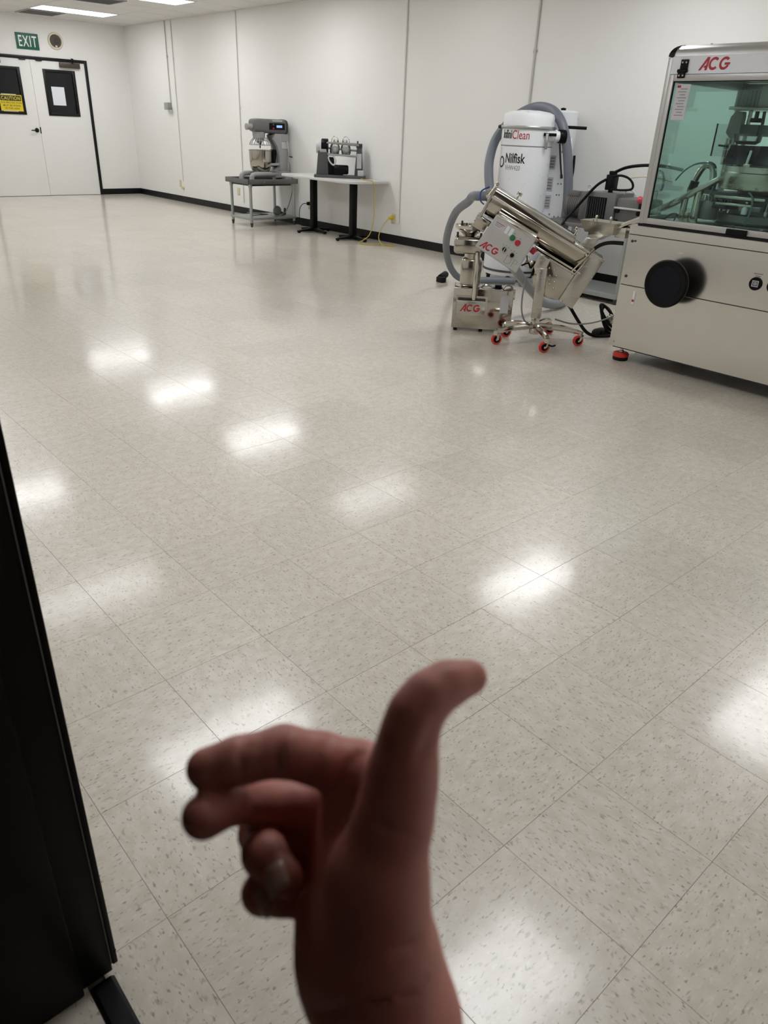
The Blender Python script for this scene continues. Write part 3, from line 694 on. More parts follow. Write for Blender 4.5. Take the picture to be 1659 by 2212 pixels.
# ================================================================ white industrial vacuum
VA = math.radians(-51.38)
vc = thing('industrial_vacuum', 'tall white industrial vacuum with round tank and black lettering', 'industrial vacuum', (5.27, 4.363, 0), VA)
bd = [(.001,.06),(.285,.06),(.295,.075),(.298,.40),(.285,.50),(.262,.60),(.250,.64),(.001,.64)]
obj('lower_tank', MB().lathe(bd, n=40, sx=1.0), M['white'], vc)
obj('drum', MB().lathe([(.001,.62),(.238,.62),(.240,.66),(.240,1.215),(.001,1.215)], n=44), M['white'], vc)
obj('drum_seam', MB().lathe([(.001,1.213),(.2405,1.213),(.2405,1.223),(.001,1.223)], n=44), M['greyink'], vc)
obj('upper_drum', MB().lathe([(.001,1.222),(.242,1.222),(.244,1.37),(.001,1.37)], n=44), M['white'], vc)
obj('clamp_ring', MB().lathe([(.001,1.358),(.254,1.358),(.259,1.366),(.259,1.378),(.254,1.386),(.001,1.386)], n=44), M['galv'], vc)
obj('lid', MB().lathe([(.001,1.38),(.238,1.38),(.236,1.46),(.226,1.485),(.18,1.503),(.09,1.515),(.001,1.518)], n=44), M['white'], vc)
def curved(mb, r, ang0, z0):      # wrap flat lettering onto the drum (seen from local -y)
    mb.v = [(math.sin(ang0+p[0]/r)*(r+p[2]), -math.cos(ang0+p[0]/r)*(r+p[2]), z0+p[1]) for p in mb.v]; return mb
def line(body, width, height, r, a0, z0, m, **k): obj('lettering', curved(fit_text(body, width, height, depth=.001, **k), r, a0, z0), M[m], vc)
line('Infini', .115, .072, .2445, -1.10, 1.278, 'ink', bold=.02)
line('Clean', .165, .072, .2445, -.60, 1.275, 'red')
ring_ = MB()
for k in range(24):
    a, b_ = 2*PI*k/24, 2*PI*(k+1)/24
    ring_.add([(.03*math.cos(a),.035*math.sin(a),0),(.045*math.cos(a),.05*math.sin(a),0),(.045*math.cos(b_),.05*math.sin(b_),0),(.03*math.cos(b_),.035*math.sin(b_),0)], [(0,1,2,3)])
obj('emblem', curved(ring_, .2412, -1.10, 1.078), M['ink'], vc)
line('Nilfisk', .205, .085, .2405, -.84, 1.072, 'ink', bold=.02)
line('VHW420', .16, .042, .2405, -.82, 1.012, 'greyink')
obj('rear_column', MB().bb(.16, .43, .10, .46, .10, 1.30), M['white'], vc, bevel=.012)
for k, z in enumerate((1.08, .89, .73)):
    pl = obj('vent_plate', MB().bb(.215, .295, .094, .1005, z-.055, z+.065), M['plate'], vc)
    for q in range(4): sub('louvre', MB().bb(.225, .285, .090, .0945, z-.04+.026*q, z-.03+.026*q), M['greyink'], pl)
for (x, z) in ((.345,1.18),(.345,.90),(.375,.90),(.345,.80),(.37,.80),(.35,.60),(.39,.60),(.30,.62)):
    obj('screw', MB().lathe([(.001,0),(.008,0),(.006,.005),(.001,.006)], (x, .10, z), 8, RX), M['greyink'], vc)
obj('filter_tower', MB().lathe([(.001,.85),(.125,.85),(.13,1.0),(.15,1.25),(.148,1.40),(.142,1.515),(.13,1.53),(.001,1.535)], (.315,.30,0), 32), M['white'], vc)
obj('tower_knob', MB().lathe([(.001,1.53),(.022,1.532),(.026,1.55),(.001,1.556)], (.31,.27,0), 14), M['black'], vc)
obj('push_handle', MB().tube([(.33,.10,1.385),(.36,.09,1.39),(.54,.09,1.388)], .014, 10), M['black'], vc)
obj('clamp_arm', MB().tube([(.145,-.20,1.322),(.26,-.19,1.322)], .013, 10).cyl((-.27,.0,1.372),(-.23,-.06,1.372),.016), M['black'], vc)
lt = MB().bb(.165,.19,-.215,-.19,1.20,1.33); lt.tube([(.178,-.215,1.31),(.178,-.23,1.27),(.178,-.225,1.215)], .007, 8)
obj('latch', lt, M['galv'], vc, bevel=.003)
obj('inlet_port', MB().cyl((.16,-.14,1.31),(.30,-.10,1.31),.045).cyl((.245,-.115,1.31),(.262,-.11,1.31),.052), M['white'], vc)
obj('inlet_cuff', MB().cyl((.285,-.105,1.31),(.345,-.085,1.31),.058).cyl((.30,-.10,1.29),(.33,-.02,1.36),.05), M['black'], vc, bevel=.004)
obj('brake_lever', MB().tube([(.305,-.06,1.25),(.335,-.02,1.10),(.365,.02,.97)], .009, 8).cyl((.362,.015,.985),(.368,.025,.955),.013), M['darkgrey'], vc)
obj('cable', MB().tube([(.47,.20,1.15),(.475,.17,1.0),(.46,.16,.90),(.44,.20,.80)], .012, 8), M['black'], vc)
for a in (200, 262, 320, 60):
    ca, sa = math.cos(math.radians(a)), math.sin(math.radians(a)); x, y = .25*ca, .25*sa
    cs_ = obj('caster', MB().cyl((x-.018, y, .045), (x+.018, y, .045), .045), M['rubber'], vc, bevel=.006)
    sub('caster_fork', MB().bb(x-.026, x-.020, y-.02, y+.02, .04, .10).bb(x+.020, x+.026, y-.02, y+.02, .04, .10).bb(x-.03, x+.03, y-.03, y+.03, .092, .10), M['darkgrey'], cs_)
obj('base_deck', MB().lathe([(.001,.095),(.30,.095),(.305,.10),(.30,.115),(.001,.115)], n=36).bb(.10,.44,.05,.50,.08,.12), M['darkgrey'], vc)
vM = Matrix.Translation((5.27, 4.363, 0)) @ Matrix.Rotation(VA, 4, 'Z')
def Vp(x, y, z): return vM @ Vector((x, y, z))
h1 = MB().tube([Vp(-.20,-.33,.50), Vp(-.25,-.27,.62), Vp(-.285,-.20,.78), Vp(-.325,-.08,.95), Vp(-.335,.02,1.10), Vp(-.29,.13,1.28), Vp(-.15,.22,1.45), Vp(.03,.22,1.545), Vp(.19,.10,1.53), Vp(.30,-.03,1.42), Vp(.375,-.07,1.22), Vp(.425,-.08,.97), Vp(.45,-.07,.72), Vp(.445,-.06,.45), Vp(.41,-.12,.20), Vp(.30,-.30,.045), Vp(.10,-.45,.042)], .044, 14)
single('vacuum_hose', h1, M['hose'], 'thick grey hose looped over the top of the white vacuum', 'hose', (5.27, 4.10, .45))

# ================================================================ polisher on star base (tilted tray machine)
DA = math.radians(-52.737)
dp = thing('capsule_polisher', 'tilted stainless steel polishing machine with control box on red casters', 'polishing machine', (3.42, 2.72, 0), DA)
# tray frame: u along the tray (downhill to the right), v square to it, w towards the viewer (local -y)
ta = math.radians(-25.9)
TM_ = Matrix(((math.cos(ta), 0, -math.sin(ta), .087), (0, -1, 0, 0), (math.sin(ta), 0, math.cos(ta), .812), (0, 0, 0, 1)))
def tv(u, v, w): return TM_ @ Vector((u, w, v))
def tbb(mb, u0, u1, v0, v1, w0, w1):
    n = MB().bb(u0, u1, w0, w1, v0, v1); n.xf(TM_); return mb.add(n.v, n.f)
def tprism(mb, poly, w0, w1):     # polygon in u,v extruded in w
    n = len(poly); return mb.add([tv(u, v, w0) for u, v in poly]+[tv(u, v, w1) for u, v in poly], [tuple(reversed(range(n))), tuple(range(n, 2*n))]+[(k, (k+1) % n, n+(k+1) % n, n+k) for k in range(n)])
def tprof(mb, prof, u0, u1):      # cross-section in w,v swept along u
    return mb.rings([[tv(u, v, w) for w, v in prof] for u in (u0, u1)])
def arcp(cw, cv, r, a0, a1, n=10): return [(cw+r*math.cos(math.radians(a0+(a1-a0)*k/n)), cv+r*math.sin(math.radians(a0+(a1-a0)*k/n))) for k in range(n+1)]
# trough: half-round tray with flat lid
tr = MB(); tprof(tr, [(-.10,-.035), (.10,-.035)]+arcp(0, -.085, .10, 0, -180, 14), -.41, .44)
obj('trough', tr, M['chromew'], dp, ang=30)
ld = MB(); tprof(ld, arcp(-.085,-.02,.022,180,90,4)+arcp(.085,-.02,.022,90,0,4)+[(.107,-.036),(-.107,-.036)], -.42, .205)
obj('lid', ld, M['chrome'], dp, ang=30)
obj('rim_bar', tbb(tbb(MB(), -.42, .44, -.066, -.046, .098, .112), -.42, .44, -.066, -.046, -.112, -.098), M['chrome'], dp, bevel=.004)
obj('end_plate', tbb(MB(), -.432, -.415, -.20, .012, -.115, .115), M['chromew'], dp, bevel=.004)
obj('lower_end_box', tbb(tbb(MB(), .335, .445, -.40, -.03, -.118, .118), .215, .45, -.044, -.030, -.122, .122), M['steel'], dp, bevel=.004)
sp = MB(); tbb(sp, -.445, -.33, -.232, -.20, -.09, .09); tprof(sp, [(-.05,-.285),(.05,-.285),(.075,-.215),(-.075,-.215)], -.44, -.35)
obj('outlet_spout', sp, M['chromew'], dp, bevel=.004)
obj('side_rail', tbb(tbb(MB(), .0, .36, -.185, -.172, .06, .122), .0, .36, -.208, -.192, .05, .10), M['chrome'], dp, bevel=.003)
obj('rail_gap', tbb(MB(), .02, .35, -.193, -.184, .0, .112), M['black'], dp)
mh = MB(); tprism(mh, [(.085,-.205), (.34,-.205), (.34,-.40), (.255,-.425), (.12,-.40), (.07,-.33)], -.10, .105)
obj('motor_housing', mh, M['chromew'], dp, bevel=.008)
for (u, v) in ((.16,-.25),(.20,-.245),(.23,-.27),(.15,-.285),(.19,-.29),(.24,-.31),(.17,-.33),(.22,-.34),(.26,-.35),(.20,-.315)):
    obj('rivet', MB().sphere(tv(u, v, .105), .007, 10, 6), M['chrome'], dp)
for u, v in ((.325,-.06),(.352,-.395)):
    obj('corner_screw', MB().sphere(tv(u, v, .122), .009, 10, 6), M['chrome'], dp)
obj('toggle_latch', MB().tube([tv(.30,-.19,.13), tv(.315,-.12,.135), tv(.335,-.05,.13), tv(.345,.0,.12)], .006, 8).tube([tv(.325,-.20,.13), tv(.34,-.12,.13), tv(.352,-.06,.125)], .005, 8), M['chrome'], dp)
for u in (-.268, .19):
    kn = MB().cyl(tv(u, .0, .03), tv(u, .035, .03), .005); kn.add(*(lambda q: (q.v, q.f))(tbb(MB(), u-.018, u+.018, .028, .05, .026, .034)))
    obj('wing_knob', kn, M['chrome'], dp, bevel=.002)
obj('upper_latch', MB().cyl(tv(-.425,.0,.05), tv(-.425,.03,.05), .008).cyl(tv(-.44,-.06,.10), tv(-.43,.02,.10), .006).cyl(tv(-.44,-.06,-.06), tv(-.43,.02,-.06), .006).sphere(tv(-.435,.028,.10), .011, 10, 6), M['chrome'], dp)
obj('hose_port', MB().cyl((-.27,.05,.935), (-.36,.055,.935), .038).cyl((-.325,.05,.935), (-.345,.053,.935), .044), M['chrome'], dp)
obj('blue_tube', MB().tube([tv(-.465,-.02,.02), tv(-.50,-.07,.03), tv(-.475,-.12,.04), tv(-.44,-.13,.04)], .005, 6), mat('blue_tube_plastic', (.02,.05,.22), .3), dp)
# control box
cbw = .115
cb = MB(); tprism(cb, [(-.352,-.362), (-.022,-.375), (-.024,-.132), (-.06,-.113), (-.30,-.110), (-.332,-.130)], cbw, cbw+.11)
cbo = obj('control_box', cb, M['alu'], dp, bevel=.004)
sheet = MB(); tprism(sheet, [(-.346,-.356), (-.028,-.369), (-.030,-.135), (-.325,-.135)], cbw+.110, cbw+.1112)
obj('control_face', sheet, mat('satin_control_face', (.52,.51,.50), .42, .35), dp)
cv = MB(); tprof(cv, [(cbw-.002,-.12), (cbw-.002,-.100), (cbw+.09,-.100), (cbw+.112,-.118), (cbw+.112,-.135)], -.325, -.03)
obj('control_cover', cv, M['chrome'], dp, bevel=.003)
FW = cbw+.1112
def tface(mb, u, v, off=0.0): mb.v = [tuple(tv(u+p[0], v+p[1], FW+p[2]+off)) for p in mb.v]; return mb
def rot2(mb, a): mb.v = [(p[0]*math.cos(a)-p[1]*math.sin(a), p[0]*math.sin(a)+p[1]*math.cos(a), p[2]) for p in mb.v]; return mb
obj('lettering', tface(logo_mb(.048), -.332, -.347), M['red'], dp)
obj('lettering', tface(fit_text('DP', .085, .052, bold=-.03), -.135, -.355), M['greyink'], dp)
for u, v, m_ in ((-.165,-.195,'greenbutton'), (-.118,-.205,'redbutton')):
    bt_ = obj('push_button', MB().rings([[tv(u+r*math.cos(2*PI*k/16), v+r*math.sin(2*PI*k/16), FW+h) for k in range(16)] for r, h in ((.019,0),(.019,.006),(.014,.014),(.006,.016))]), M[m_], dp)
    sub('dot', MB().cyl(tv(u+.002, v+.030, FW), tv(u+.002, v+.030, FW+.001), .004, n=8), M['greyink'], bt_)
for u, v in ((-.172,-.283), (-.108,-.288)):
    kb = MB().rings([[tv(u+r*math.cos(2*PI*k/16), v+r*math.sin(2*PI*k/16), FW+h) for k in range(16)] for r, h in ((.014,0),(.014,.01),(.012,.018))])
    ko = obj('selector_knob', kb, M['black'], dp)
    hp = MB(); tbb(hp, u-.003, u+.003, v-.012, v+.012, FW+.018, FW+.024); sub('pointer', hp, M['plate'] if u < -.15 else M['black'], ko)
    for q in range(3): sub('dot', MB().cyl(tv(u-.02+.02*q, v+.028-.004*abs(q-1), FW), tv(u-.02+.02*q, v+.028-.004*abs(q-1), FW+.001), .0035, n=8), M['greyink'], ko)
obj('data_plate', tface(MB().bb(0, .075, 0, .038, 0, .001), -.315, -.190), M['plate'], dp)
for k in range(3): obj('lettering', tface(MB().bb(0, .06-.01*k, 0, .004, 0, .0004), -.308, -.162-.010*k, .001), M['red' if k == 0 else 'greyink'], dp)
for k in range(2): obj('data_plate', tface(MB().bb(0, .022, 0, .05, 0, .001), -.232+.03*k, -.195), M['whitepanel'], dp)
obj('red_valve', MB().cyl(tv(-.015,-.205,.14), tv(.02,-.21,.14), .02), M['redbutton'], dp, bevel=.003)
obj('hose_fittings', MB().tube([tv(-.01,-.26,.05), tv(.03,-.30,.06), tv(.05,-.27,.08), tv(.075,-.32,.07)], .011, 8).cyl(tv(.0,-.31,.04), tv(.06,-.31,.04), .022), M['chrome'], dp)
obj('control_cable', MB().tube([tv(-.01,-.33,.10), tv(.02,-.29,.13), tv(.05,-.31,.13), tv(.06,-.27,.12), tv(.085,-.36,.12)], .006, 7), M['black'], dp)
# feed chute at the low end
fc = MB(); tprism(fc, [(.27,-.035), (.345,-.035), (.345,.055), (.27,.03)], -.05, .05)
obj('feed_neck', fc, M['steel'], dp, bevel=.003)
# stand
px_ = .075
obj('pivot_block', tprism(MB(), [(.055,-.20),(.135,-.20),(.15,-.30),(.10,-.33),(.06,-.29)], .105, .128), M['steel'], dp, bevel=.004)
obj('pivot_bolt', MB().sphere(tv(.098,-.222,.128), .008, 8, 6).sphere((.062,-.145,.495), .009, 8, 6), M['chrome'], dp)
obj('post', MB().bb(px_-.034, px_+.034, -.135, -.075, .175, .515), M['steel'], dp, bevel=.006)
obj('post_sleeve', MB().bb(px_-.028, px_+.028, -.125, -.075, .085, .19).cyl((px_, -.095, .06), (px_, -.095, .10), .034), M['chrome'], dp, bevel=.004)
hubw = Vector((3.42, 2.72, 0)) + Matrix.Rotation(DA, 3, 'Z') @ Vector((px_, -.095, 0))
for ang, L_ in ((161, .31), (236, .285), (309, .325), (18, .32), (108, .225)):
    a = math.radians(ang)-DA; ca, sa = math.cos(a), math.sin(a)
    x0, y0 = px_, -.095; x1, y1 = x0+ca*L_, y0+sa*L_
    am = obj('base_arm', MB().tube([(x0, y0, .118), (x0+ca*L_*.6, y0+sa*L_*.6, .112), (x0+ca*L_*.9, y0+sa*L_*.9, .100), (x1, y1, .092)], lambda t: .024-.006*t, 10), M['chrome'], dp)
    wa = a+.9; wc, ws = math.cos(wa), math.sin(wa)
    wx, wy = x1+.016*math.cos(a-2.4), y1+.016*math.sin(a-2.4); wz = .0375
    nx, ny = 0.35, -0.94     # wheel axle direction in the local frame
    wh = MB().cyl((wx-nx*.011, wy-ny*.011, wz), (wx+nx*.011, wy+ny*.011, wz), .0375, n=24)
    co = obj('caster', wh, M['redpad'], dp, bevel=.005)
    sub('caster_core', MB().cyl((wx-nx*.0125, wy-ny*.0125, wz), (wx+nx*.0125, wy+ny*.0125, wz), .024, n=18), M['black'], co)
    fk = MB().cyl((x1, y1, .070), (x1, y1, .098), .019, n=14)
    for s in (-1, 1): fk.rings([[(cx+nx*s*(.0135+e), cy+ny*s*(.0135+e), z) for e, dx in ((0,0),(.004,0)) for cx, cy, z in ((wx, wy, wz-.008),)] + [(x1+nx*s*(.0135+e), y1+ny*s*(.0135+e), .078) for e in (.004, 0)], [(wx+(-ny)*.014+nx*s*(.0135+e), wy+nx*.014+ny*s*(.0135+e), wz-.002) for e in (0, .004)] + [(x1+(-ny)*.02+nx*s*(.0135+e), y1+nx*.02+ny*s*(.0135+e), .078) for e in (.004, 0)]])
    sub('caster_fork', fk, M['chrome'], co)
    sub('axle_nut', MB().cyl((wx-nx*.02, wy-ny*.02, wz), (wx+nx*.02, wy+ny*.02, wz), .008, n=10), M['chrome'], co)
    if ang == 236: sub('brake_tab', MB().tube([(x1, y1, .065), (x1+.035, y1-.01, .052), (x1+.06, y1-.005, .060)], .006, 7), M['black'], co)
obj('grey_cable', MB().tube([(-.02,-.16,.46), (-.035,-.17,.36), (-.03,-.17,.24), (.0,-.16,.16), (.05,-.14,.135)], .006, 7), M['cordgrey'], dp)
dM = Matrix.Translation((3.42, 2.72, 0)) @ Matrix.Rotation(DA, 4, 'Z')
def Dp(p): return dM @ Vector(p)
# hoses at the polisher
a0 = Dp((-.335, .05, .935)); a1 = Dp((-.42, .07, .930))
h2 = MB().tube([a0, a1, (3.30,3.22,.915), (3.42,3.364,.865), (3.638,3.682,.756), (3.85,3.954,.57), (4.092,4.19,.376), (4.36,4.36,.165), (4.58,4.40,.045), (4.80,4.25,.04), (5.0,4.10,.04)], .031, 14)
single('vacuum_hose', h2, M['hose'], 'dark grey hose arching down to the floor from the high end of the polisher', 'hose', (3.8, 4.0, 0))
h3 = MB().tube([(3.30,2.80,.56), (3.40,2.88,.50), (3.683,3.056,.40), (3.885,3.137,.30), (4.071,3.173,.188), (4.258,3.18,.075), (4.50,3.20,.04), (4.75,3.35,.04), (4.85,3.7,.04)], .036, 14)
single('vacuum_hose', h3, M['hose2'], 'pale grey hose running down behind the polisher post', 'hose', (4.2,3.17,0))
nz = MB().cyl((4.47,4.60,.036), (4.60,4.66,.05), .034, .034).bb(4.43,4.49,4.54,4.62,.002,.05)
single('hose_nozzle', nz, M['rubber'], 'black hose end lying on the floor left of the steel dust box', 'hose nozzle', (4.5, 4.6, 0), bevel=.003)

# ================================================================ stainless dust box with funnel
XA = math.radians(-48.68); xo = Vector((3.225, 3.065, 0))
bxn = thing('tablet_dust_box', 'small stainless steel box unit with funnel column left of the polisher', 'steel box unit', xo, XA)
obj('case', MB().bb(-.14, .295, 0, .21, .022, .312), M['chromew'], bxn, bevel=.006)
for x in (-.11, .08, .26):
    for y in (.03, .18): obj('foot', MB().cyl((x, y, 0), (x, y, .026), .014, n=12), M['rubber'], bxn)
fp = obj('front_bracket', MB().bb(-.108, .098, -.055, .0, .132, .236), M['steel'], bxn, bevel=.003)
sub('slot', MB().bb(-.104, .094, -.051, -.003, .2355, .2375), M['black'], fp)
sub('backplate', MB().bb(-.12, .11, -.004, .0, .13, .262), M['chrome'], fp)
obj('lettering', wall_text(logo_mb(.052), (-.085, -.0555, .158), (1,0,0), (0,0,1)), M['red'], bxn)
obj('lid_handle', MB().bb(.155, .205, .06, .10, .312, .335).bb(.14,.22,.05,.11,.308,.316), M['black'], bxn, bevel=.004)
obj('lid_clip', MB().tube([(.06,.05,.315),(.08,.05,.335),(.12,.05,.33),(.14,.05,.315)], .006, 8).tube([(.215,.05,.315),(.235,.05,.338),(.27,.05,.338),(.288,.05,.30),(.289,.01,.29)], .007, 8), M['chrome'], bxn)
obj('corner_hinge', MB().bb(.292, .304, .0, .03, .25, .32), M['chrome'], bxn, bevel=.002)
obj('side_label', MB().bb(.205, .265, -.0015, .001, .15, .28), M['plate'], bxn)
obj('column', MB().bb(-.105, .045, .03, .15, .31, .52), M['chromew'], bxn, bevel=.03, seg=4)
obj('column_neck', MB().cyl((-.03,.09,.51), (-.03,.09,.55), .055), M['chrome'], bxn)
obj('head_block', MB().bb(-.165, .04, .0, .16, .545, .66), M['chromew'], bxn, bevel=.025, seg=4)
for x, y in ((-.145,.03),(.02,.03)): obj('head_pin', MB().cyl((x,y,.655),(x,y,.69),.008,n=10), M['darkgrey'], bxn)
obj('funnel', MB().lathe([(.018,.62),(.02,.645),(.06,.68),(.105,.715),(.108,.735),(.104,.737),(.100,.718),(.055,.686),(.015,.65),(.001,.648)], (-.06,.075,0), 32), M['chrome'], bxn)
obj('funnel_plate', MB().lathe([(.001,.716),(.085,.716),(.085,.722),(.001,.722)], (-.05,.075,0), 28), M['steel'], bxn)
for x, y in ((-.12,.03),(.0,.04),(-.03,.13)): obj('funnel_pin', MB().cyl((x,y,.72),(x,y,.765),.007,n=10), M['darkgrey'], bxn)
obj('drop_tube', MB().tube([(.01,-.005,.56),(.012,-.02,.50),(.012,-.028,.36),(.01,-.028,.24)], .019, 12), M['chrome'], bxn)

# ================================================================ stainless bench with vacuum pump behind
bn = thing('steel_bench', 'galvanised bench with lower shelf carrying the grey vacuum pump', 'bench', (5.42, 3.48, 0))
bx0, bx1, by0, by1, bz = 5.05, 5.57, 2.98, 3.91, .63
obj('bench_top', MB().bb(bx0, bx1, by0, by1, bz-.035, bz), M['toppan'], bn, world=True, bevel=.004)
obj('shelf', MB().bb(bx0+.02, bx1-.02, by0+.02, by1-.02, .07, .085).bb(bx0+.005, bx0+.02, by0+.02, by1-.02, .045, .088).bb(bx0+.02,bx1-.02,by0+.005,by0+.02,.045,.088), M['galv'], bn, world=True, bevel=.002)
obj('shelf_rail', MB().bb(bx0+.02, bx0+.04, by0+.03, by1-.03, .02, .05), M['black'], bn, world=True)
for x in (bx0+.03, bx1-.03):
    for y in (by0+.03, by1-.03):
        l_ = obj('leg', MB().cyl((x, y, .04), (x, y, bz-.03), .021, n=14), M['galv'], bn, world=True)
        f = MB().cyl((x, y, 0), (x, y, .05), .024, n=12); f.xf(Matrix.Translation((-5.42, -3.48, 0))); sub('foot', f, M['darkgrey'], l_)
vp = thing('vacuum_pump', 'dark grey rotary vacuum pump with motor on the galvanised bench', 'vacuum pump', (5.45, 3.5, bz))
obj('motor', MB().cyl((5.42, 3.88, bz+.115), (5.42, 3.70, bz+.115), .105, n=28).cyl((5.42,3.905,bz+.115),(5.42,3.88,bz+.115),.085,.105,n=28), M['pumpgrey'], vp, world=True, bevel=.006)
for k in range(7): obj('cooling_fin', MB().cyl((5.42, 3.84-.02*k, bz+.115), (5.42, 3.832-.02*k, bz+.115), .112, n=28), M['pumpgrey'], vp, world=True)
obj('terminal_box', MB().bb(5.34,5.42,3.74,3.86,bz+.195,bz+.24), M['pumpgrey'], vp, world=True, bevel=.006)
obj('coupling_housing', MB().bb(5.31,5.53,3.60,3.70,bz+.005,bz+.245), M['pumpgrey'], vp, world=True, bevel=.01)
obj('pump_body', MB().bb(5.26,5.56,3.30,3.60,bz+.01,bz+.255), M['greyenamel'], vp, world=True, bevel=.008)
gr = obj('intake_grille', MB().bb(5.252,5.262,3.385,3.575,bz+.03,bz+.215), M['black'], vp, world=True)
for k in range(8):
    g_ = MB().bb(5.247,5.254,3.395+.023*k,3.402+.023*k,bz+.035,bz+.21); g_.xf(Matrix.Translation((-5.45,-3.5,-bz))); sub('grille_bar', g_, M['darkgrey'], gr)
obj('oil_casing', MB().bb(5.28,5.56,3.00,3.30,bz+.01,bz+.225), M['pumpgrey'], vp, world=True, bevel=.02)
obj('casing_rib', MB().bb(5.262,5.29,3.0,3.31,bz+.135,bz+.15), M['plate'], vp, world=True, bevel=.003)
for y, z in ((3.27,.12),(3.27,.03),(3.06,.115),(3.04,.02)): obj('plug', MB().cyl((5.285,y,bz+z),(5.262,y,bz+z),.020,n=14), M['black'], vp, world=True, bevel=.003)
obj('gauge_bulb', MB().cyl((5.25,3.055,bz+.225),(5.28,3.055,bz+.225),.03,n=18).sphere((5.25,3.055,bz+.225),.026,14,8), M['pink'], vp, world=True)
obj('gauge_body', MB().bb(5.27,5.33,3.0,3.07,bz+.15,bz+.25), M['black'], vp, world=True, bevel=.006)
obj('lifting_eye', MB().tube([(5.38+.0,3.66+.022*math.cos(2*PI*k/12),bz+.275+.022*math.sin(2*PI*k/12)) for k in range(12)], .006, 7, closed=True, sub=2), M['plate'], vp, world=True)
obj('eye_handle', MB().tube([(5.36,3.28,bz+.25),(5.36,3.26,bz+.285),(5.36,3.20,bz+.28),(5.36,3.17,bz+.25)], .007, 7), M['plate'], vp, world=True)
obj('connector_block', MB().bb(5.30,5.38,3.375,3.455,bz+.275,bz+.40).bb(5.31,5.37,3.39,3.44,bz+.40,bz+.43).bb(5.32,5.36,3.40,3.43,bz+.25,bz+.28), M['black'], vp, world=True, bevel=.006)
obj('cable', MB().tube([(5.34,3.40,bz+.42),(5.36,3.30,bz+.465),(5.40,3.15,bz+.49),(5.45,3.0,bz+.49),(5.50,2.85,bz+.47)], .013, 8), M['black'], vp, world=True)
obj('cable', MB().tube([(5.30,3.38,bz+.39),(5.29,3.30,bz+.40),(5.28,3.22,bz+.385),(5.28,3.17,bz+.345),(5.29,3.18,bz+.30),(5.29,3.28,bz+.285),(5.29,3.38,bz+.285)], .010, 8), M['black'], vp, world=True)
obj('cable', MB().tube([(5.30,3.45,bz+.36),(5.26,3.52,bz+.30),(5.20,3.62,bz+.15),(5.12,3.66,bz+.05),(5.06,3.66,bz+.005),(5.02,3.66,bz-.08),(5.06,3.6,bz-.3)], .012, 8), M['black'], vp, world=True)
obj('thin_cable', MB().tube([(5.34,3.26,bz+.38),(5.36,3.16,bz+.40),(5.40,3.05,bz+.40),(5.45,2.9,bz+.38)], .006, 7), M['cream'], vp, world=True)
single('glass_dome', MB().lathe([(.001,.0),(.05,.0),(.06,.03),(.058,.10),(.035,.15),(.001,.165)], (5.36,2.985,bz+.30), 18).cyl((5.36,2.985,bz),(5.36,2.985,bz+.30),.02), M['clear'], 'clear glass trap standing on the bench beside the pump', 'glass trap', (5.36,2.985,bz))
bh = MB().tube([(5.20,3.50,.24),(5.19,3.44,.36),(5.19,3.36,.44),(5.19,3.26,.485),(5.19,3.12,.50),(5.2,2.95,.50)], .017, 10)
single('black_hose', bh, M['rubber'], 'black rubber hose curving under the bench front', 'hose', (5.2,3.3,.3))

# ================================================================ capsule filling machine
mc = thing('capsule_filling_machine', 'large stainless steel capsule filling machine with green-tinted glass cabin', 'capsule machine', (4.0, 1.30, 0))
FX, FXB, FY0, FY1 = 3.47, 4.52, .52, 2.04
def mo(name, mb, m, **k): return obj(name, mb, M[m], mc, world=True, **k)
def ms(name, mb, m, part, **k): mb.xf(Matrix.Translation((-4.0, -1.30, 0))); return sub(name, mb, M[m], part, **k)
mo('body', MB().bb(FX+.012, FXB, FY0, FY1-.003, .10, .835), 'darkgrey')
mo('front_panel', MB().bb(FX, FX+.02, FY0, FY1, .096, .489), 'steelbody', bevel=.0015, seg=1)
mo('front_panel', MB().bb(FX, FX+.02, FY0, FY1, .493, .792), 'steelbody', bevel=.0015, seg=1)
mo('front_panel', MB().bb(FX, FX+.02, FY0, FY1, .796, .845), 'steelbody', bevel=.0015, seg=1)
mo('side_panel', MB().bb(FX+.022, FXB, FY1-.002, FY1, .096, .845), 'steelbody')
mo('side_panel', MB().bb(FX+.022, FXB, FY0-.002, FY0, .096, .845), 'steelbody')
mo('rear_panel', MB().bb(FXB, FXB+.003, FY0, FY1, .096, .845), 'steelbody')
mo('deck', MB().bb(FX+.002, FXB, FY0+.002, FY1-.002, .836, .847), 'steel')
mo('floor_pan', MB().bb(FX+.02, FXB-.02, FY0+.02, FY1-.02, .085, .10), 'darkgrey')
for x, y in ((3.535, 1.975), (4.45, 1.975), (3.535, .60), (4.45, .60)):
    ft = mo('levelling_foot', MB().lathe([(.001,0),(.048,0),(.050,.004),(.050,.024),(.001,.024)], (x, y, 0), 24), 'rubber')
    ms('red_pad', MB().lathe([(.001,.0235),(.050,.0235),(.052,.028),(.052,.043),(.044,.050),(.001,.052)], (x, y, 0), 24), 'redpad', ft)
    ms('stem', MB().lathe([(.001,.05),(.016,.05),(.016,.062),(.010,.066),(.010,.078),(.017,.080),(.017,.090),(.009,.092),(.009,.11),(.001,.11)], (x, y, 0), 12), 'chrome', ft)
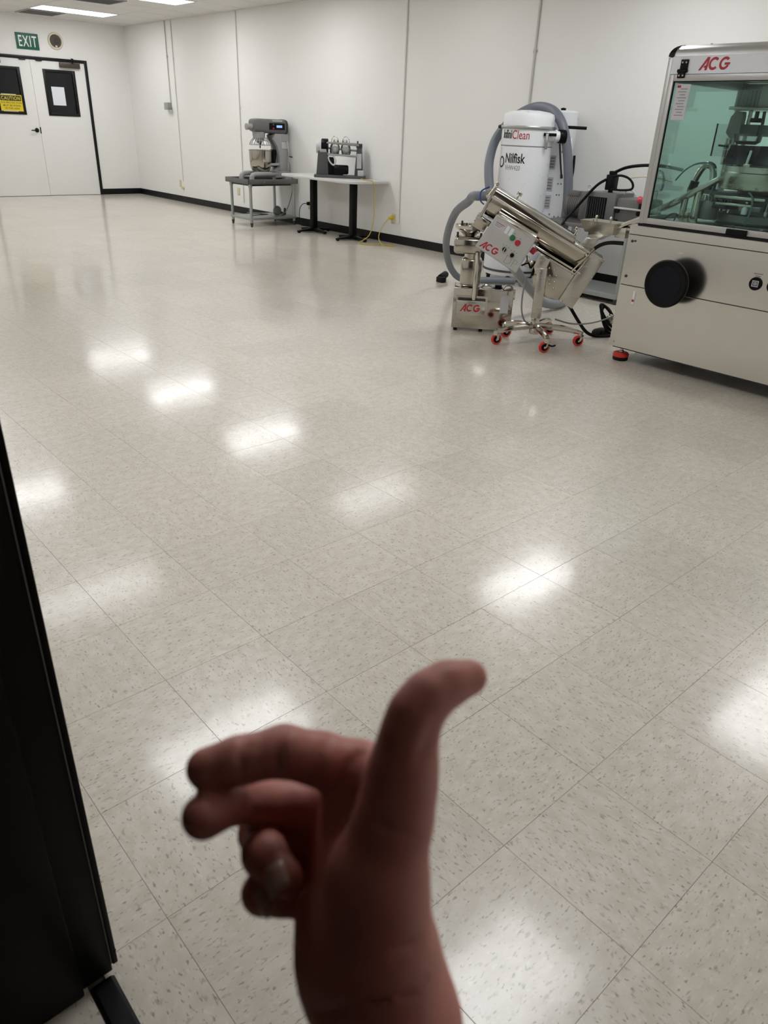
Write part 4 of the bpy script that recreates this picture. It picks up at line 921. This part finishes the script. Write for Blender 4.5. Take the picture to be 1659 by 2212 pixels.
# round black hand wheel standing off the front
RYm = Matrix.Rotation(-PI/2, 3, 'Y')    # lathe z -> -x
KY, KZ = 1.668, .560
kb = mo('hand_wheel', MB().lathe([(.001,.0),(.045,0),(.045,.06),(.060,.075),(.128,.085),(.136,.095),(.138,.115),(.130,.125),(.105,.122),(.095,.118),(.001,.116)], (FX, KY, KZ), 48, RYm), 'black', ang=50)
ms('inset_disc', MB().lathe([(.001,.117),(.098,.119),(.098,.121),(.001,.1205)], (FX, KY, KZ), 40, RYm), 'navy', kb)
for (y, z, r_) in ((2.005, .755, .009), (1.985, .758, .007), (2.005, .545, .010), (2.01, .125, .008)):
    mo('screw', MB().lathe([(.001,0),(r_,0),(r_*.8,.006),(.001,.007)], (FX, y, z), 12, RYm), 'darkgrey' if z > .2 else 'steel')
ind = mo('level_indicator', MB().bb(FX-.004, FX+.001, 1.915, 1.932, .385, .462), 'whitepanel', bevel=.001, seg=1)
ms('red_mark', MB().bb(FX-.0055, FX-.004, 1.916, 1.931, .398, .412), 'redbutton', ind)
for y in (1.195, 1.095):
    so = mo('round_socket', MB().lathe([(.001,0),(.036,0),(.036,.006),(.033,.009),(.001,.008)], (FX, y, .628), 28, RYm), 'black')
    ic = MB().bb(FX-.0098, FX-.008, y-.018, y-.0145, .612, .645).bb(FX-.0098, FX-.008, y+.0145, y+.018, .612, .645).bb(FX-.0098, FX-.008, y-.0145, y+.0145, .612, .616).bb(FX-.0098, FX-.008, y-.0145, y+.0145, .641, .645)
    for q in range(4): ic.bb(FX-.0098, FX-.008, y-.011, y+.011, .620+.005*q, .6225+.005*q)
    ms('symbol', ic, 'plate', so)
for k, (yy, w_) in enumerate(((1.218, .05), (1.208, .03))): mo('lettering', MB().bb(FX-.0006, FX+.0002, yy-w_, yy, .678-.012*k, .684-.012*k), 'greyink')
mo('lettering', wall_text(fit_text('mod', .035, .010), (FX, 1.695, .722), (0,-1,0), (0,0,1)), 'whitepanel')
# cabin
CXF, CXB, CY_0, CY_1, CZ0, CZ1 = 3.50, 4.47, .58, 2.008, .858, 1.65
mo('gasket', MB().bb(CXF-.002, CXB, CY_0, CY_1-.003, .846, .859), 'rubber')
for x, y, w_ in ((CXF, CY_1-.030, .03), (CXB-.035, CY_1-.035, .035), (CXB-.035, CY_0, .035), (CXF, CY_0, .03)):
    mo('corner_post', MB().bb(x, x+max(w_, .03), y, y+max(w_, .03), CZ0, 1.735), 'alu', bevel=.003)
# front door frame and pane
DY1, DY0 = CY_1-.032, CY_0+.032
mo('door_stile', MB().bb(CXF-.004, CXF+.022, DY1-.026, DY1, CZ0+.004, CZ1), 'alu', bevel=.002)
mo('door_stile', MB().bb(CXF-.004, CXF+.022, DY0, DY0+.026, CZ0+.004, CZ1), 'alu', bevel=.002)
mo('door_rail', MB().bb(CXF-.004, CXF+.022, DY0+.026, DY1-.026, CZ0+.004, .894), 'alu', bevel=.002)
mo('door_rail', MB().bb(CXF-.004, CXF+.022, DY0+.026, DY1-.026, 1.618, CZ1), 'alu', bevel=.002)
mo('seal', MB().bb(CXF+.002, CXF+.012, DY1-.030, DY1-.026, .894, 1.618).bb(CXF+.002, CXF+.012, DY0+.026, DY1-.026, 1.614, 1.618), 'rubber')
mo('front_pane', MB().bb(CXF+.006, CXF+.010, DY0+.022, DY1-.022, .89, 1.62), 'glassgreen')
mo('side_pane', MB().bb(CXF+.03, CXB-.035, CY_1-.020, CY_1-.016, .90, 1.62), 'glassgreen')
mo('rear_pane', MB().bb(CXB-.02, CXB-.016, CY_0+.035, CY_1-.035, .90, 1.62), 'glassgreen')
mo('far_side_pane', MB().bb(CXF+.03, CXB-.035, CY_0+.016, CY_0+.020, .90, 1.62), 'glassgreen')
for a in ((CXF+.03, CXB-.035, CY_1-.032, CY_1-.004), (CXB-.032, CXB-.004, CY_0+.035, CY_1-.035), (CXF+.03, CXB-.035, CY_0+.004, CY_0+.032)):
    mo('frame_rail', MB().bb(*a, CZ0, .90), 'alu', bevel=.002); mo('frame_rail', MB().bb(*a, 1.618, 1.66), 'alu', bevel=.002)
mo('header_panel', MB().bb(CXF, CXF+.02, CY_0+.002, CY_1-.028, 1.652, 1.738), 'whitepanel', bevel=.001, seg=1)
mo('soffit', MB().bb(CXF+.02, CXB, CY_0+.002, CY_1-.002, 1.662, 1.672), 'steel')
for x0, x1, y0, y1 in ((CXF+.02, CXB, CY_1-.006, CY_1-.002), (CXB-.004, CXB, CY_0, CY_1), (CXF+.02, CXB, CY_0+.002, CY_0+.006)): mo('header_side', MB().bb(x0, x1, y0, y1, 1.672, 1.738), 'whitepanel')
# rounded roof: hipped cap with black corner
prof = [(0,1.738)]+[(.062-.062*math.cos(math.radians(90*k/6)), 1.738+.058*math.sin(math.radians(90*k/6))) for k in range(1, 7)]
mo('roof', MB().rings([[(CXF+d, CY_0+d, z), (CXB-d, CY_0+d, z), (CXB-d, CY_1-.004-d, z), (CXF+d, CY_1-.004-d, z)] for d, z in prof]), 'alu', ang=50)
cc = MB().rings([[(CXF-.003+d, CY_1-.034-d*.25, z), (CXF-.003+d*.9, CY_1+.001-d*.9, z), (CXF+.03+d*.25, CY_1+.001-d, z), (CXF+.02+d, CY_1-.02-d, z-.004)] for d, z in prof])
mo('roof_corner', cc, 'black')
mo('lifting_bar', MB().tube([(3.66,1.30,1.795),(3.66,1.32,1.815),(3.68,1.45,1.818),(3.68,1.50,1.796)], .010, 8), 'chrome')
mo('roof_screw', MB().cyl((3.60,1.82,1.795),(3.60,1.82,1.802),.006), 'black')
mo('lettering', wall_text(logo_mb(.062), (CXF, 1.815, 1.668), (0,-1,0), (0,0,1)), 'red')
hg = mo('hinge', MB().bb(CXF-.010, CXF, 1.878, 1.922, 1.668, 1.722).bb(CXF-.010, CXF, 1.886, 1.930, 1.632, 1.665).cyl((CXF-.010,1.874,1.667),(CXF-.010,1.932,1.667),.009,n=12), 'black', bevel=.002)
for y, z in ((1.889,1.708),(1.911,1.708),(1.897,1.645),(1.919,1.645)): ms('screw', MB().lathe([(.001,0),(.005,0),(.001,.002)], (CXF-.010, y, z), 8, RYm), 'steel', hg)
mo('latch_handle', MB().bb(CXF-.026, CXF-.004, 1.322, 1.438, .862, .892), 'black', bevel=.004)
pn = mo('specification_sheet', MB().prism([(1.928,1.603),(1.928,1.425),(1.846,1.425),(1.842,1.603)], .0012, Matrix(((0,0,-1,CXF+.0055),(1,0,0,0),(0,1,0,0),(0,0,0,1)))), 'plate')
for k in range(10): ms('lettering', MB().bb(CXF+.0036, CXF+.0044, 1.858+.004*(k % 3), 1.90+.012*(k % 2), 1.578-.0145*k, 1.582-.0145*k), 'greyink', pn)
ms('lettering', MB().bb(CXF+.0036, CXF+.0044, 1.90, 1.922, 1.586, 1.598), 'red', pn)
# inside the cabin: dosing turret
TC = (4.02, 1.50)
mo('turret_drum', MB().lathe([(.001,1.075),(.27,1.075),(.275,1.085),(.275,1.165),(.268,1.17),(.268,1.20),(.001,1.20)], (*TC, 0), 48), 'steel')
mo('turret_table', MB().lathe([(.001,1.02),(.30,1.02),(.305,1.03),(.305,1.05),(.16,1.052),(.16,1.075),(.001,1.075)], (*TC, 0), 40), 'darkgrey')
mo('lower_drum', MB().lathe([(.001,.89),(.24,.89),(.25,.90),(.25,.94),(.20,.945),(.20,1.02),(.001,1.02)], (*TC, 0), 40), 'toppan')
mo('base_plate', MB().bb(3.62, 4.40, .80, 1.93, .847, .885), 'steel', bevel=.004)
for k in range(10):
    a = 2*PI*k/10+.2; mo('segment_block', MB().box((TC[0]+.275*math.cos(a), TC[1]+.275*math.sin(a), .985), (.09, .12, .03), Matrix.Rotation(a, 3, 'Z')), 'toppan' if k % 2 else 'darkgrey', bevel=.004)
for k in range(12):
    a = 2*PI*k/12; mo('guide_pin', MB().cyl((TC[0]+.225*math.cos(a), TC[1]+.225*math.sin(a), .945), (TC[0]+.225*math.cos(a), TC[1]+.225*math.sin(a), 1.02), .010, n=10), 'chrome')
for y0, y1 in ((1.575, 1.735), (1.38, 1.555)):
    mo('dosing_cover', MB().rings([[(3.86,y0,1.205),(4.12,y0,1.205),(4.12,y1,1.205),(3.86,y1,1.205)],[(3.90,y0+.01,1.31),(4.12,y0+.01,1.31),(4.12,y1-.01,1.31),(3.90,y1-.01,1.31)]]), 'navy', bevel=.004)
mo('white_paddle', MB().box((3.84, 1.572, 1.245), (.012, .016, .085), Matrix.Rotation(.12, 3, 'X')), 'whitepanel', bevel=.005)
mo('paddle_clip', MB().bb(3.83, 3.86, 1.55, 1.59, 1.185, 1.215), 'steel', bevel=.003)
for y in (1.80, 1.775, 1.745): mo('cylinder', MB().cyl((4.0, y, 1.20), (4.0, y, 1.315), .014, n=14), 'steel')
mo('cylinder_cap', MB().cyl((4.0,1.79,1.315),(4.0,1.79,1.345),.02).cyl((4.0,1.745,1.315),(4.0,1.745,1.35),.016), 'chrome')
mo('hopper_plate', MB().rings([[(4.0,1.795,1.345),(4.03,1.795,1.345),(4.03,1.745,1.345),(4.0,1.745,1.345)],[(4.0,1.825,1.375),(4.05,1.825,1.375),(4.05,1.74,1.375),(4.0,1.74,1.375)],[(4.0,1.815,1.46),(4.05,1.815,1.46),(4.05,1.74,1.46),(4.0,1.74,1.46)],[(4.0,1.79,1.49),(4.05,1.79,1.49),(4.05,1.745,1.49),(4.0,1.745,1.49)]]), 'midgrey', bevel=.004)
mo('upper_shelf', MB().bb(3.90, 4.30, 1.15, 1.79, 1.495, 1.512), 'steel', bevel=.003)
for k in range(6): mo('hopper_slat', MB().cyl((3.97+.01*k, 1.775-.018*k, 1.512), (3.97+.01*k, 1.775-.018*k, 1.60), .016, n=10), 'plate')
mo('hopper_box', MB().bb(3.93, 4.05, 1.48, 1.635, 1.512, 1.62), 'plate', bevel=.006)
mo('motor_block', MB().bb(3.90, 4.10, 1.585, 1.695, 1.36, 1.42), 'darkgrey', bevel=.006)
mo('clear_hopper', MB().lathe([(.05,1.315),(.075,1.33),(.08,1.37),(.077,1.37),(.07,1.335),(.048,1.32)], (3.95, 1.655, 0), 20), 'clear')
for y, z0, z1 in ((1.735,1.20,1.50),(1.60,1.42,1.50),(1.45,1.20,1.62),(1.54,1.31,1.50)): mo('tie_bar', MB().cyl((4.08, y, z0), (4.08, y, z1), .013, n=12), 'steel')
mo('valve_cluster', MB().bb(3.93,3.97,1.60,1.66,1.432,1.455).cyl((3.94,1.63,1.45),(3.94,1.63,1.49),.012).cyl((3.94,1.585,1.42),(3.94,1.59,1.49),.009), 'black', bevel=.003)
mo('rear_cabinet', MB().bb(4.18, 4.40, 1.05, 1.70, 1.52, 1.655), 'toppan', bevel=.004)
mo('glass_leaf', MB().bb(3.952, 3.956, 1.775, 1.862, 1.245, 1.42), 'clear')
mo('leaf_edge', MB().box((3.954, 1.862, 1.333), (.008, .007, .178)), 'black')
mo('leaf_arm', MB().cyl((3.954,1.83,1.305),(3.99,1.785,1.30),.006), 'darkgrey')
mo('suction_pipe', MB().tube([(3.90,1.915,1.06),(3.90,1.895,1.13),(3.90,1.868,1.18),(3.90,1.835,1.195),(3.90,1.803,1.18),(3.90,1.79,1.13),(3.90,1.787,1.08)], .021, 12), 'chrome')
mo('suction_elbow', MB().cyl((3.90,1.787,1.06),(3.90,1.787,1.10),.026).cyl((3.90,1.91,1.05),(3.90,1.90,1.10),.027), 'black')
mo('air_tube', MB().tube([(3.80,1.98,1.10),(3.80,1.93,1.16),(3.82,1.87,1.20),(3.86,1.80,1.20),(3.88,1.765,1.12),(3.86,1.77,1.0)], .005, 7), 'teal')
mo('air_tube', MB().tube([(3.70,1.46,1.07),(3.69,1.43,1.05),(3.69,1.42,.98),(3.70,1.44,.90)], .005, 7), 'teal')
ch = MB().prism([(1.90,1.01),(1.66,1.145),(1.655,1.12),(1.90,.975)], .07, Matrix(((0,0,1,3.70),(1,0,0,0),(0,1,0,0),(0,0,0,1))))
mo('discharge_chute', ch, 'steel', bevel=.003)
ch2 = MB().prism([(2.10,.895),(1.90,1.005),(1.895,.975),(2.10,.865)], .07, Matrix(((0,0,1,3.70),(1,0,0,0),(0,1,0,0),(0,0,0,1))))
mo('discharge_chute', ch2, 'steel', bevel=.003)
mo('cross_rail', MB().bb(3.95, 3.99, 1.78, 1.97, 1.03, 1.06), 'toppan', bevel=.003)
for y, z1, r_ in ((1.862, 1.025, .020), (1.782, 1.075, .024), (1.83, .93, .016)): mo('support_column', MB().cyl((3.75, y, .885), (3.75, y, z1), r_, n=16), 'chrome')
mo('vacuum_station', MB().cyl((3.80,1.72,.90),(3.80,1.72,1.005),.055).cyl((3.80,1.72,1.005),(3.80,1.72,1.025),.035), 'toppan', bevel=.005)
for k in range(4): mo('station_pin', MB().cyl((3.755,1.75-.018*k,1.0),(3.755,1.75-.018*k,1.035),.006,n=8), 'chrome')
mo('front_rail', MB().bb(3.70, 3.72, 1.36, 1.66, 1.03, 1.045).bb(3.69, 3.71, 1.42, 1.64, .995, 1.008), 'steel', bevel=.002)
mo('wire_bracket', MB().tube([(3.60,1.90,.885),(3.60,1.86,.92),(3.60,1.82,.925),(3.60,1.83,.885)], .005, 6), 'darkgrey')
mo('white_bottle', MB().lathe([(.001,.955),(.016,.955),(.017,.985),(.008,.995),(.008,1.0),(.001,1.0)], (3.70,1.46,0), 12), 'whitepanel')
# outlet tray towards the polisher
ry = thing('outlet_tray', 'open stainless steel chute tray between the polisher and the capsule machine', 'chute tray', (3.71, 2.38, .74))
tx0, tx1 = 3.63, 3.80
def trayring(z, i, y0, y1): return [(tx0+i, y0, z), (tx1-i, y0, z), (tx1-i, y1, z), (tx0+i, y1, z)]
obj('tray', MB().rings([trayring(.748, .02, 2.265, 2.485), trayring(.822, 0, 2.25, 2.525), trayring(.822, .004, 2.254, 2.521), trayring(.752, .024, 2.269, 2.481)]), M['steel'], ry, world=True)
obj('neck', MB().rings([[(3.66,2.32,.748),(3.77,2.32,.748),(3.77,2.46,.748),(3.66,2.46,.748)],[(3.67,2.40,.70),(3.75,2.40,.70),(3.75,2.47,.70),(3.67,2.47,.70)]]), M['steel'], ry, world=True)
obj('slope', MB().prism([(2.30,.790),(2.05,.905),(2.05,.880),(2.30,.765)], .11, Matrix(((0,0,1,3.665),(1,0,0,0),(0,1,0,0),(0,0,0,1)))), M['chrome'], ry, world=True, bevel=.002)
obj('bracket', MB().bb(3.68, 3.76, 2.19, 2.27, .735, .80).cyl((3.70,2.05,.79),(3.70,2.20,.79),.020), M['steel'], ry, world=True, bevel=.003)
for y in (2.40, 2.29): obj('wing_screw', MB().cyl((3.64,y,.80),(3.64,y,.845),.006,n=10).sphere((3.64,y,.85),.011,10,6), M['chrome'], ry, world=True)
# cables on the floor at the machine
cbk = MB().tube([Dp(tv(.40,-.40,.0)), (3.69,2.53,.22), (3.76,2.50,.13), (3.83,2.47,.05), (3.88,2.44,.018), (3.93,2.40,.012), (4.0,2.36,.012), (4.12,2.27,.012), (4.25,2.15,.012)], .012, 10)
single('power_cable', cbk, M['black'], 'thick black cable running down from the polisher to the floor', 'cable', (3.9, 2.4, 0))
cg = MB().tube([(3.62,2.60,.135), (3.72,2.52,.105), (3.85,2.44,.11), (3.98,2.37,.15), (4.1,2.30,.22), (4.2,2.2,.30)], .006, 8)
single('thin_cable', cg, M['cordgrey'], 'thin grey cable stretched from the polisher base to the capsule machine', 'cable', (3.9, 2.4, .1))
coil = MB().tube([(4.04+.07*math.cos(2*PI*k/10+.4*(k//10)), 2.42+.05*math.sin(2*PI*k/10), .06+.10*math.sin(2*PI*k/10)*.9+.012*(k//10)+.05) for k in range(28)], .010, 8, sub=3)
single('cable_coil', coil, M['black'], 'coil of black cable standing on the floor beside the machine foot', 'cable', (4.04, 2.42, 0))
pb = MB().bb(3.94, 4.04, 2.39, 2.47, .002, .05).sphere((3.92,2.43,.032), .03, 12, 8, (1.4,1,1))
single('cable_connector', pb, M['rubber'], 'black cable connector box on the floor beside the machine foot', 'connector', (3.97, 2.43, 0), bevel=.008)
single('foil_pouch', MB().sphere((4.06, 2.42, .11), .038, 8, 5, (1,.8,1.2)), M['chromew'], 'crumpled silver foil bundle in the cable coil', 'foil', (4.06, 2.42, .06))

# ================================================================ the photographer's right hand reaching into the doorway
HAND_AT = (-0.7941, -0.4632, 1.0065)
HAND = [
    ('palm', 0.007, [(0.0, 0.0, 0.0, 0.0265), (0.00304, 0.01497, 0.01846, 0.0275)]),
    ('palm', 0.008, [(0.00476, 0.01857, 0.02144, 0.026), (0.0282, 0.05729, 0.06729, 0.015)]),
    ('palm', 0.008, [(0.00437, 0.02378, 0.01534, 0.02), (0.02599, 0.06544, 0.04573, 0.014)]),
    ('palm', 0.008, [(0.00179, 0.0281, 0.00945, 0.018), (0.0198, 0.06658, 0.02641, 0.0135)]),
    ('palm', 0.008, [(-0.00114, 0.03069, 0.0093, 0.017), (0.0113, 0.06243, 0.01391, 0.0125)]),
    ('palm', 0.008, [(-0.00284, 0.03592, 0.02521, 0.0135), (-0.00749, 0.02118, 0.00928, 0.017)]),
    ('thenar', 0.006, [(0.00275, 0.01336, 0.03306, 0.024), (0.00861, 0.02059, 0.0594, 0.02), (0.01899, 0.02413, 0.08207, 0.015), (0.02648, 0.02863, 0.09806, 0.012199999999999999)]),
    ('web', 0.007, [(0.02647, 0.03206, 0.07701, 0.011), (0.03057, 0.05436, 0.07916, 0.009)]),
    ('thumb', 0.004, [(0.02546, 0.0273, 0.09488, 0.012), (0.03293, 0.03237, 0.11165, 0.0109), (0.03765, 0.03422, 0.11818, 0.010199999999999999), (0.04445, 0.03439, 0.12289, 0.0095)]),
    ('thumb', 0.004, [(0.04445, 0.03439, 0.12289, 0.0095), (0.0536, 0.03337, 0.12466, 0.0087), (0.06404, 0.03094, 0.12397, 0.0074)]),
    ('index', 0.004, [(0.0299, 0.05952, 0.07262, 0.012), (0.01638, 0.06813, 0.08016, 0.011), (0.00305, 0.07526, 0.08802, 0.0106)]),
    ('index', 0.003, [(0.00305, 0.07526, 0.08802, 0.0106), (-0.01385, 0.08283, 0.0876, 0.0094), (-0.0249, 0.08868, 0.08584, 0.0088)]),
    ('middle', 0.003, [(0.02599, 0.06544, 0.04573, 0.012), (0.00464, 0.08374, 0.04816, 0.010199999999999999)]),
    ('middle', 0.003, [(0.00464, 0.08374, 0.04816, 0.010199999999999999), (-0.01579, 0.08583, 0.06345, 0.0094), (-0.03394, 0.07714, 0.0752, 0.009)]),
    ('ring', 0.003, [(0.0198, 0.06658, 0.02641, 0.012), (-0.00542, 0.08425, 0.03586, 0.0094)]),
    ('ring', 0.003, [(-0.00511, 0.08397, 0.03588, 0.0094), (-0.01273, 0.06882, 0.04354, 0.009), (-0.01304, 0.05217, 0.0456, 0.0076)]),
    ('pinky', 0.003, [(0.01161, 0.06215, 0.01392, 0.011), (-0.01153, 0.07046, 0.01939, 0.008400000000000001)]),
    ('pinky', 0.003, [(-0.01153, 0.07046, 0.01939, 0.008400000000000001), (-0.01805, 0.06315, 0.0287, 0.008199999999999999), (-0.01488, 0.05168, 0.03393, 0.007)]),
    ('palm', .012, [(0.0, 0.0, 0.0, 0.0265), (-0.07, -0.0819, -0.0634, 0.031), (-0.14, -0.1638, -0.1268, 0.036)]),
]
CREASES = [
    (0.0009, [(0.00589, 0.07789, 0.09871), (-0.0008, 0.07245, 0.09837), (-0.00451, 0.06855, 0.09373), (-0.00434, 0.06877, 0.08177)]),
    (0.0009, [(-0.00937, 0.08381, 0.09756), (-0.01511, 0.0781, 0.09685), (-0.01841, 0.07356, 0.08886)]),
    (0.0009, [(0.02173, 0.06708, 0.09087), (0.01415, 0.06196, 0.09058), (0.00644, 0.06057, 0.08251), (0.01372, 0.07663, 0.05809)]),
    (0.0011, [(0.02768, 0.05429, 0.08783), (0.01976, 0.05515, 0.08448), (0.01416, 0.05505, 0.07643), (0.00898, 0.05205, 0.06656), (0.00436, 0.04758, 0.06054)]),
    (0.0010, [(-0.02279, 0.01358, 0.03387), (-0.01536, 0.00663, 0.04779), (-0.00571, 3e-05, 0.05421), (0.00803, -0.0041, 0.05194)]),
    (0.0008, [(0.03848, 0.02351, 0.12199), (0.03321, 0.02294, 0.11983), (0.02984, 0.02161, 0.11599)]),
    (0.0008, [(0.03547, 0.02173, 0.11701), (0.03064, 0.02114, 0.11538), (0.02653, 0.02033, 0.11213)]),
    (0.0005, [(0.00716, 0.02141, 0.09253), (0.00977, 0.01451, 0.09081), (0.01783, 0.00916, 0.08751)]),
    (0.0008, [(-0.02539, 0.01307, 0.01944), (-0.0169, -0.00089, 0.0366), (0.0016, -0.0109, 0.03611)]),
    (0.0008, [(-0.00666, 0.0817, 0.06827), (-0.01089, 0.07763, 0.06797), (-0.01286, 0.0758, 0.06555)]),
]
NAILS = [
    ((-0.01852, 0.05345, 0.05083), (-0.244, -0.9426, -0.228), (-0.715, 0.016, 0.6989), 0.0072),
    ((-0.02198, 0.05655, 0.03665), (0.0684, -0.9941, -0.0847), (-0.7162, -0.108, 0.6894), 0.0066),
]

def hand_mesh():
    hs = .0018
    pts = np.array([p[:3] for _, _, c in HAND for p in c]); rad = max(p[3] for _, _, c in HAND for p in c)
    lo = pts.min(0)-rad-.006; hi = pts.max(0)+rad+.006
    n = np.ceil((hi-lo)/hs).astype(int)+1
    gx, gy, gz = [lo[i]+hs*np.arange(n[i]) for i in range(3)]
    X, Y, Z = np.meshgrid(gx, gy, gz, indexing='ij')
    P_ = np.stack([X, Y, Z], -1).reshape(-1, 3).astype(np.float32)
    def cone(a, b):
        a3, b3 = np.array(a[:3], np.float32), np.array(b[:3], np.float32); d = b3-a3
        t = np.clip(((P_-a3) @ d)/(d @ d), 0, 1)
        return np.linalg.norm(P_-a3-t[:, None]*d, axis=1)-(a[3]+(b[3]-a[3])*t)
    def smin(a, b, k):
        h = np.clip(.5+.5*(b-a)/k, 0, 1); return b*(1-h)+a*h-k*h*(1-h)
    groups = {}; ks = {}
    for name, k, c in HAND:
        d = None
        for a, b in zip(c, c[1:]):
            e = cone(a, b); d = e if d is None else smin(d, e, .004)
        if name in ('thenar', 'web'): name = 'palm'
        groups[name] = d if name not in groups else smin(groups[name], d, k)
    F_ = groups.pop('palm')
    F_ = smin(F_, groups.pop('thumb'), .009)
    fing = None
    for nm in ('index', 'middle', 'ring', 'pinky'):
        fing = groups[nm] if fing is None else smin(fing, groups[nm], .0012)
    F_ = smin(F_, fing, .0045)
    band = np.nonzero(np.abs(F_) < .008)[0]; P_ = P_[band]; Fb = F_[band]
    for r_, line_ in CREASES:
        g = None
        for a, b in zip(line_, line_[1:]):
            e = cone((*a, r_), (*b, r_)); g = e if g is None else np.minimum(g, e)
        k = .0025; h = np.clip(.5-.5*(Fb+g)/k, 0, 1); Fb = Fb*(1-h)+(-g)*h+k*h*(1-h)
    F_[band] = Fb
    F_ = F_.reshape(n)
    # surface nets
    ins = F_ < 0
    c8 = [(i, j, k) for i in (0, 1) for j in (0, 1) for k in (0, 1)]
    cnt = sum(ins[i:n[0]-1+i, j:n[1]-1+j, k:n[2]-1+k].astype(np.int8) for i, j, k in c8)
    act = (cnt > 0) & (cnt < 8); idx = np.argwhere(act); vid = -np.ones(act.shape, int); vid[act] = np.arange(len(idx))
    acc = np.zeros((len(idx), 3)); num = np.zeros(len(idx))
    val = {c: F_[idx[:,0]+c[0], idx[:,1]+c[1], idx[:,2]+c[2]] for c in c8}
    for a in c8:
        for ax in range(3):
            if a[ax]: continue
            b = tuple(1 if i == ax else a[i] for i in range(3)); va, vb = val[a], val[b]
            m = (va < 0) != (vb < 0); t = np.where(m, va/np.where(m, va-vb, 1), 0)
            p = np.tile(np.array(a, float), (len(idx), 1)); p[:, ax] += t
            acc[m] += p[m]; num[m] += 1
    V = lo+hs*(idx+acc/num[:, None]); faces = []
    for ax in range(3):
        o1, o2 = [(1, 2), (2, 0), (0, 1)][ax]
        s0 = [slice(None)]*3; s1 = [slice(None)]*3; s0[ax] = slice(0, -1); s1[ax] = slice(1, None)
        ch_ = ins[tuple(s0)] != ins[tuple(s1)]; e = np.argwhere(ch_)
        e = e[(e[:, o1] > 0) & (e[:, o2] > 0) & (e[:, o1] < n[o1]-1) & (e[:, o2] < n[o2]-1)]
        u1 = np.zeros(3, int); u1[o1] = 1; u2 = np.zeros(3, int); u2[o2] = 1
        q = [vid[tuple((e-d).T)] for d in (0*u1, u1, u1+u2, u2)]
        fl_ = ins[tuple(e.T)]
        Q = np.stack(q, 1); Q[~fl_] = Q[~fl_][:, ::-1]; faces.append(Q)
    faces = np.concatenate(faces)
    me = bpy.data.meshes.new('hand'); me.from_pydata(V.tolist(), [], faces.tolist())
    bm = bmesh.new(); bm.from_mesh(me); bmesh.ops.recalc_face_normals(bm, faces=bm.faces)
    for _ in range(2): bmesh.ops.smooth_vert(bm, verts=bm.verts, factor=.5, use_axis_x=True, use_axis_y=True, use_axis_z=True)
    bm.to_mesh(me); bm.free()
    for p in me.polygons: p.use_smooth = True
    return me
def skin_mat():
    m, t, b = nt('skin')
    tc = N(t, 'ShaderNodeTexCoord'); n1 = N(t, 'ShaderNodeTexNoise', Scale=28.0, Detail=4.0); t.links.new(tc.outputs['Object'], n1.inputs['Vector'])
    mx_ = N(t, 'ShaderNodeMix', data_type='RGBA'); mx_.inputs[6].default_value = (.64,.235,.20,1); mx_.inputs[7].default_value = (.52,.20,.15,1)
    t.links.new(n1.outputs[0], mx_.inputs[0]); t.links.new(mx_.outputs[2], b.inputs['Base Color'])
    b.inputs['Roughness'].default_value = .5; b.inputs['Subsurface Weight'].default_value = .12; b.inputs['Subsurface Radius'].default_value = (.01,.004,.002); b.inputs['Subsurface Scale'].default_value = .3
    n2 = N(t, 'ShaderNodeTexNoise', Scale=260.0, Detail=2.0); t.links.new(tc.outputs['Object'], n2.inputs['Vector'])
    bp = N(t, 'ShaderNodeBump', Strength=.15, Distance=.0006); t.links.new(n2.outputs[0], bp.inputs['Height']); t.links.new(bp.outputs[0], b.inputs['Normal'])
    return m
hm = hand_mesh(); hm.materials.append(skin_mat())
hand = bpy.data.objects.new('person_hand', hm); COL.objects.link(hand); hand.location = HAND_AT
tag(hand, 'bare right hand and wrist held up in the foreground, thumb raised, fingers half curled', 'hand')
M['nail'] = mat('fingernail', (.62,.40,.36), .3, var=.03)
for c, tdir, nrm, r_ in NAILS:
    c, tdir, nrm = Vector(c), Vector(tdir), Vector(nrm); sd = tdir.cross(nrm); c = c-nrm*r_
    g = []
    for i in range(7):
        a = -.85+1.7*i/6
        g.append([c+tdir*l+nrm*(math.cos(a)*(r_+.0006))+sd*(math.sin(a)*(r_+.0006)*.95) for l in (-.004, 0, .004, .0065)])
    nm = MB(); nn = len(g); 
    for row in g: nm.v += [tuple(p) for p in row]
    for i in range(nn-1):
        for j in range(3): nm.f.append((i*4+j, i*4+j+1, (i+1)*4+j+1, (i+1)*4+j))
    o = bpy.data.objects.new('nail', mesh_from('nail', nm, M['nail'])); COL.objects.link(o); o.parent = hand
    so_ = o.modifiers.new('thickness', 'SOLIDIFY'); so_.thickness = .0012
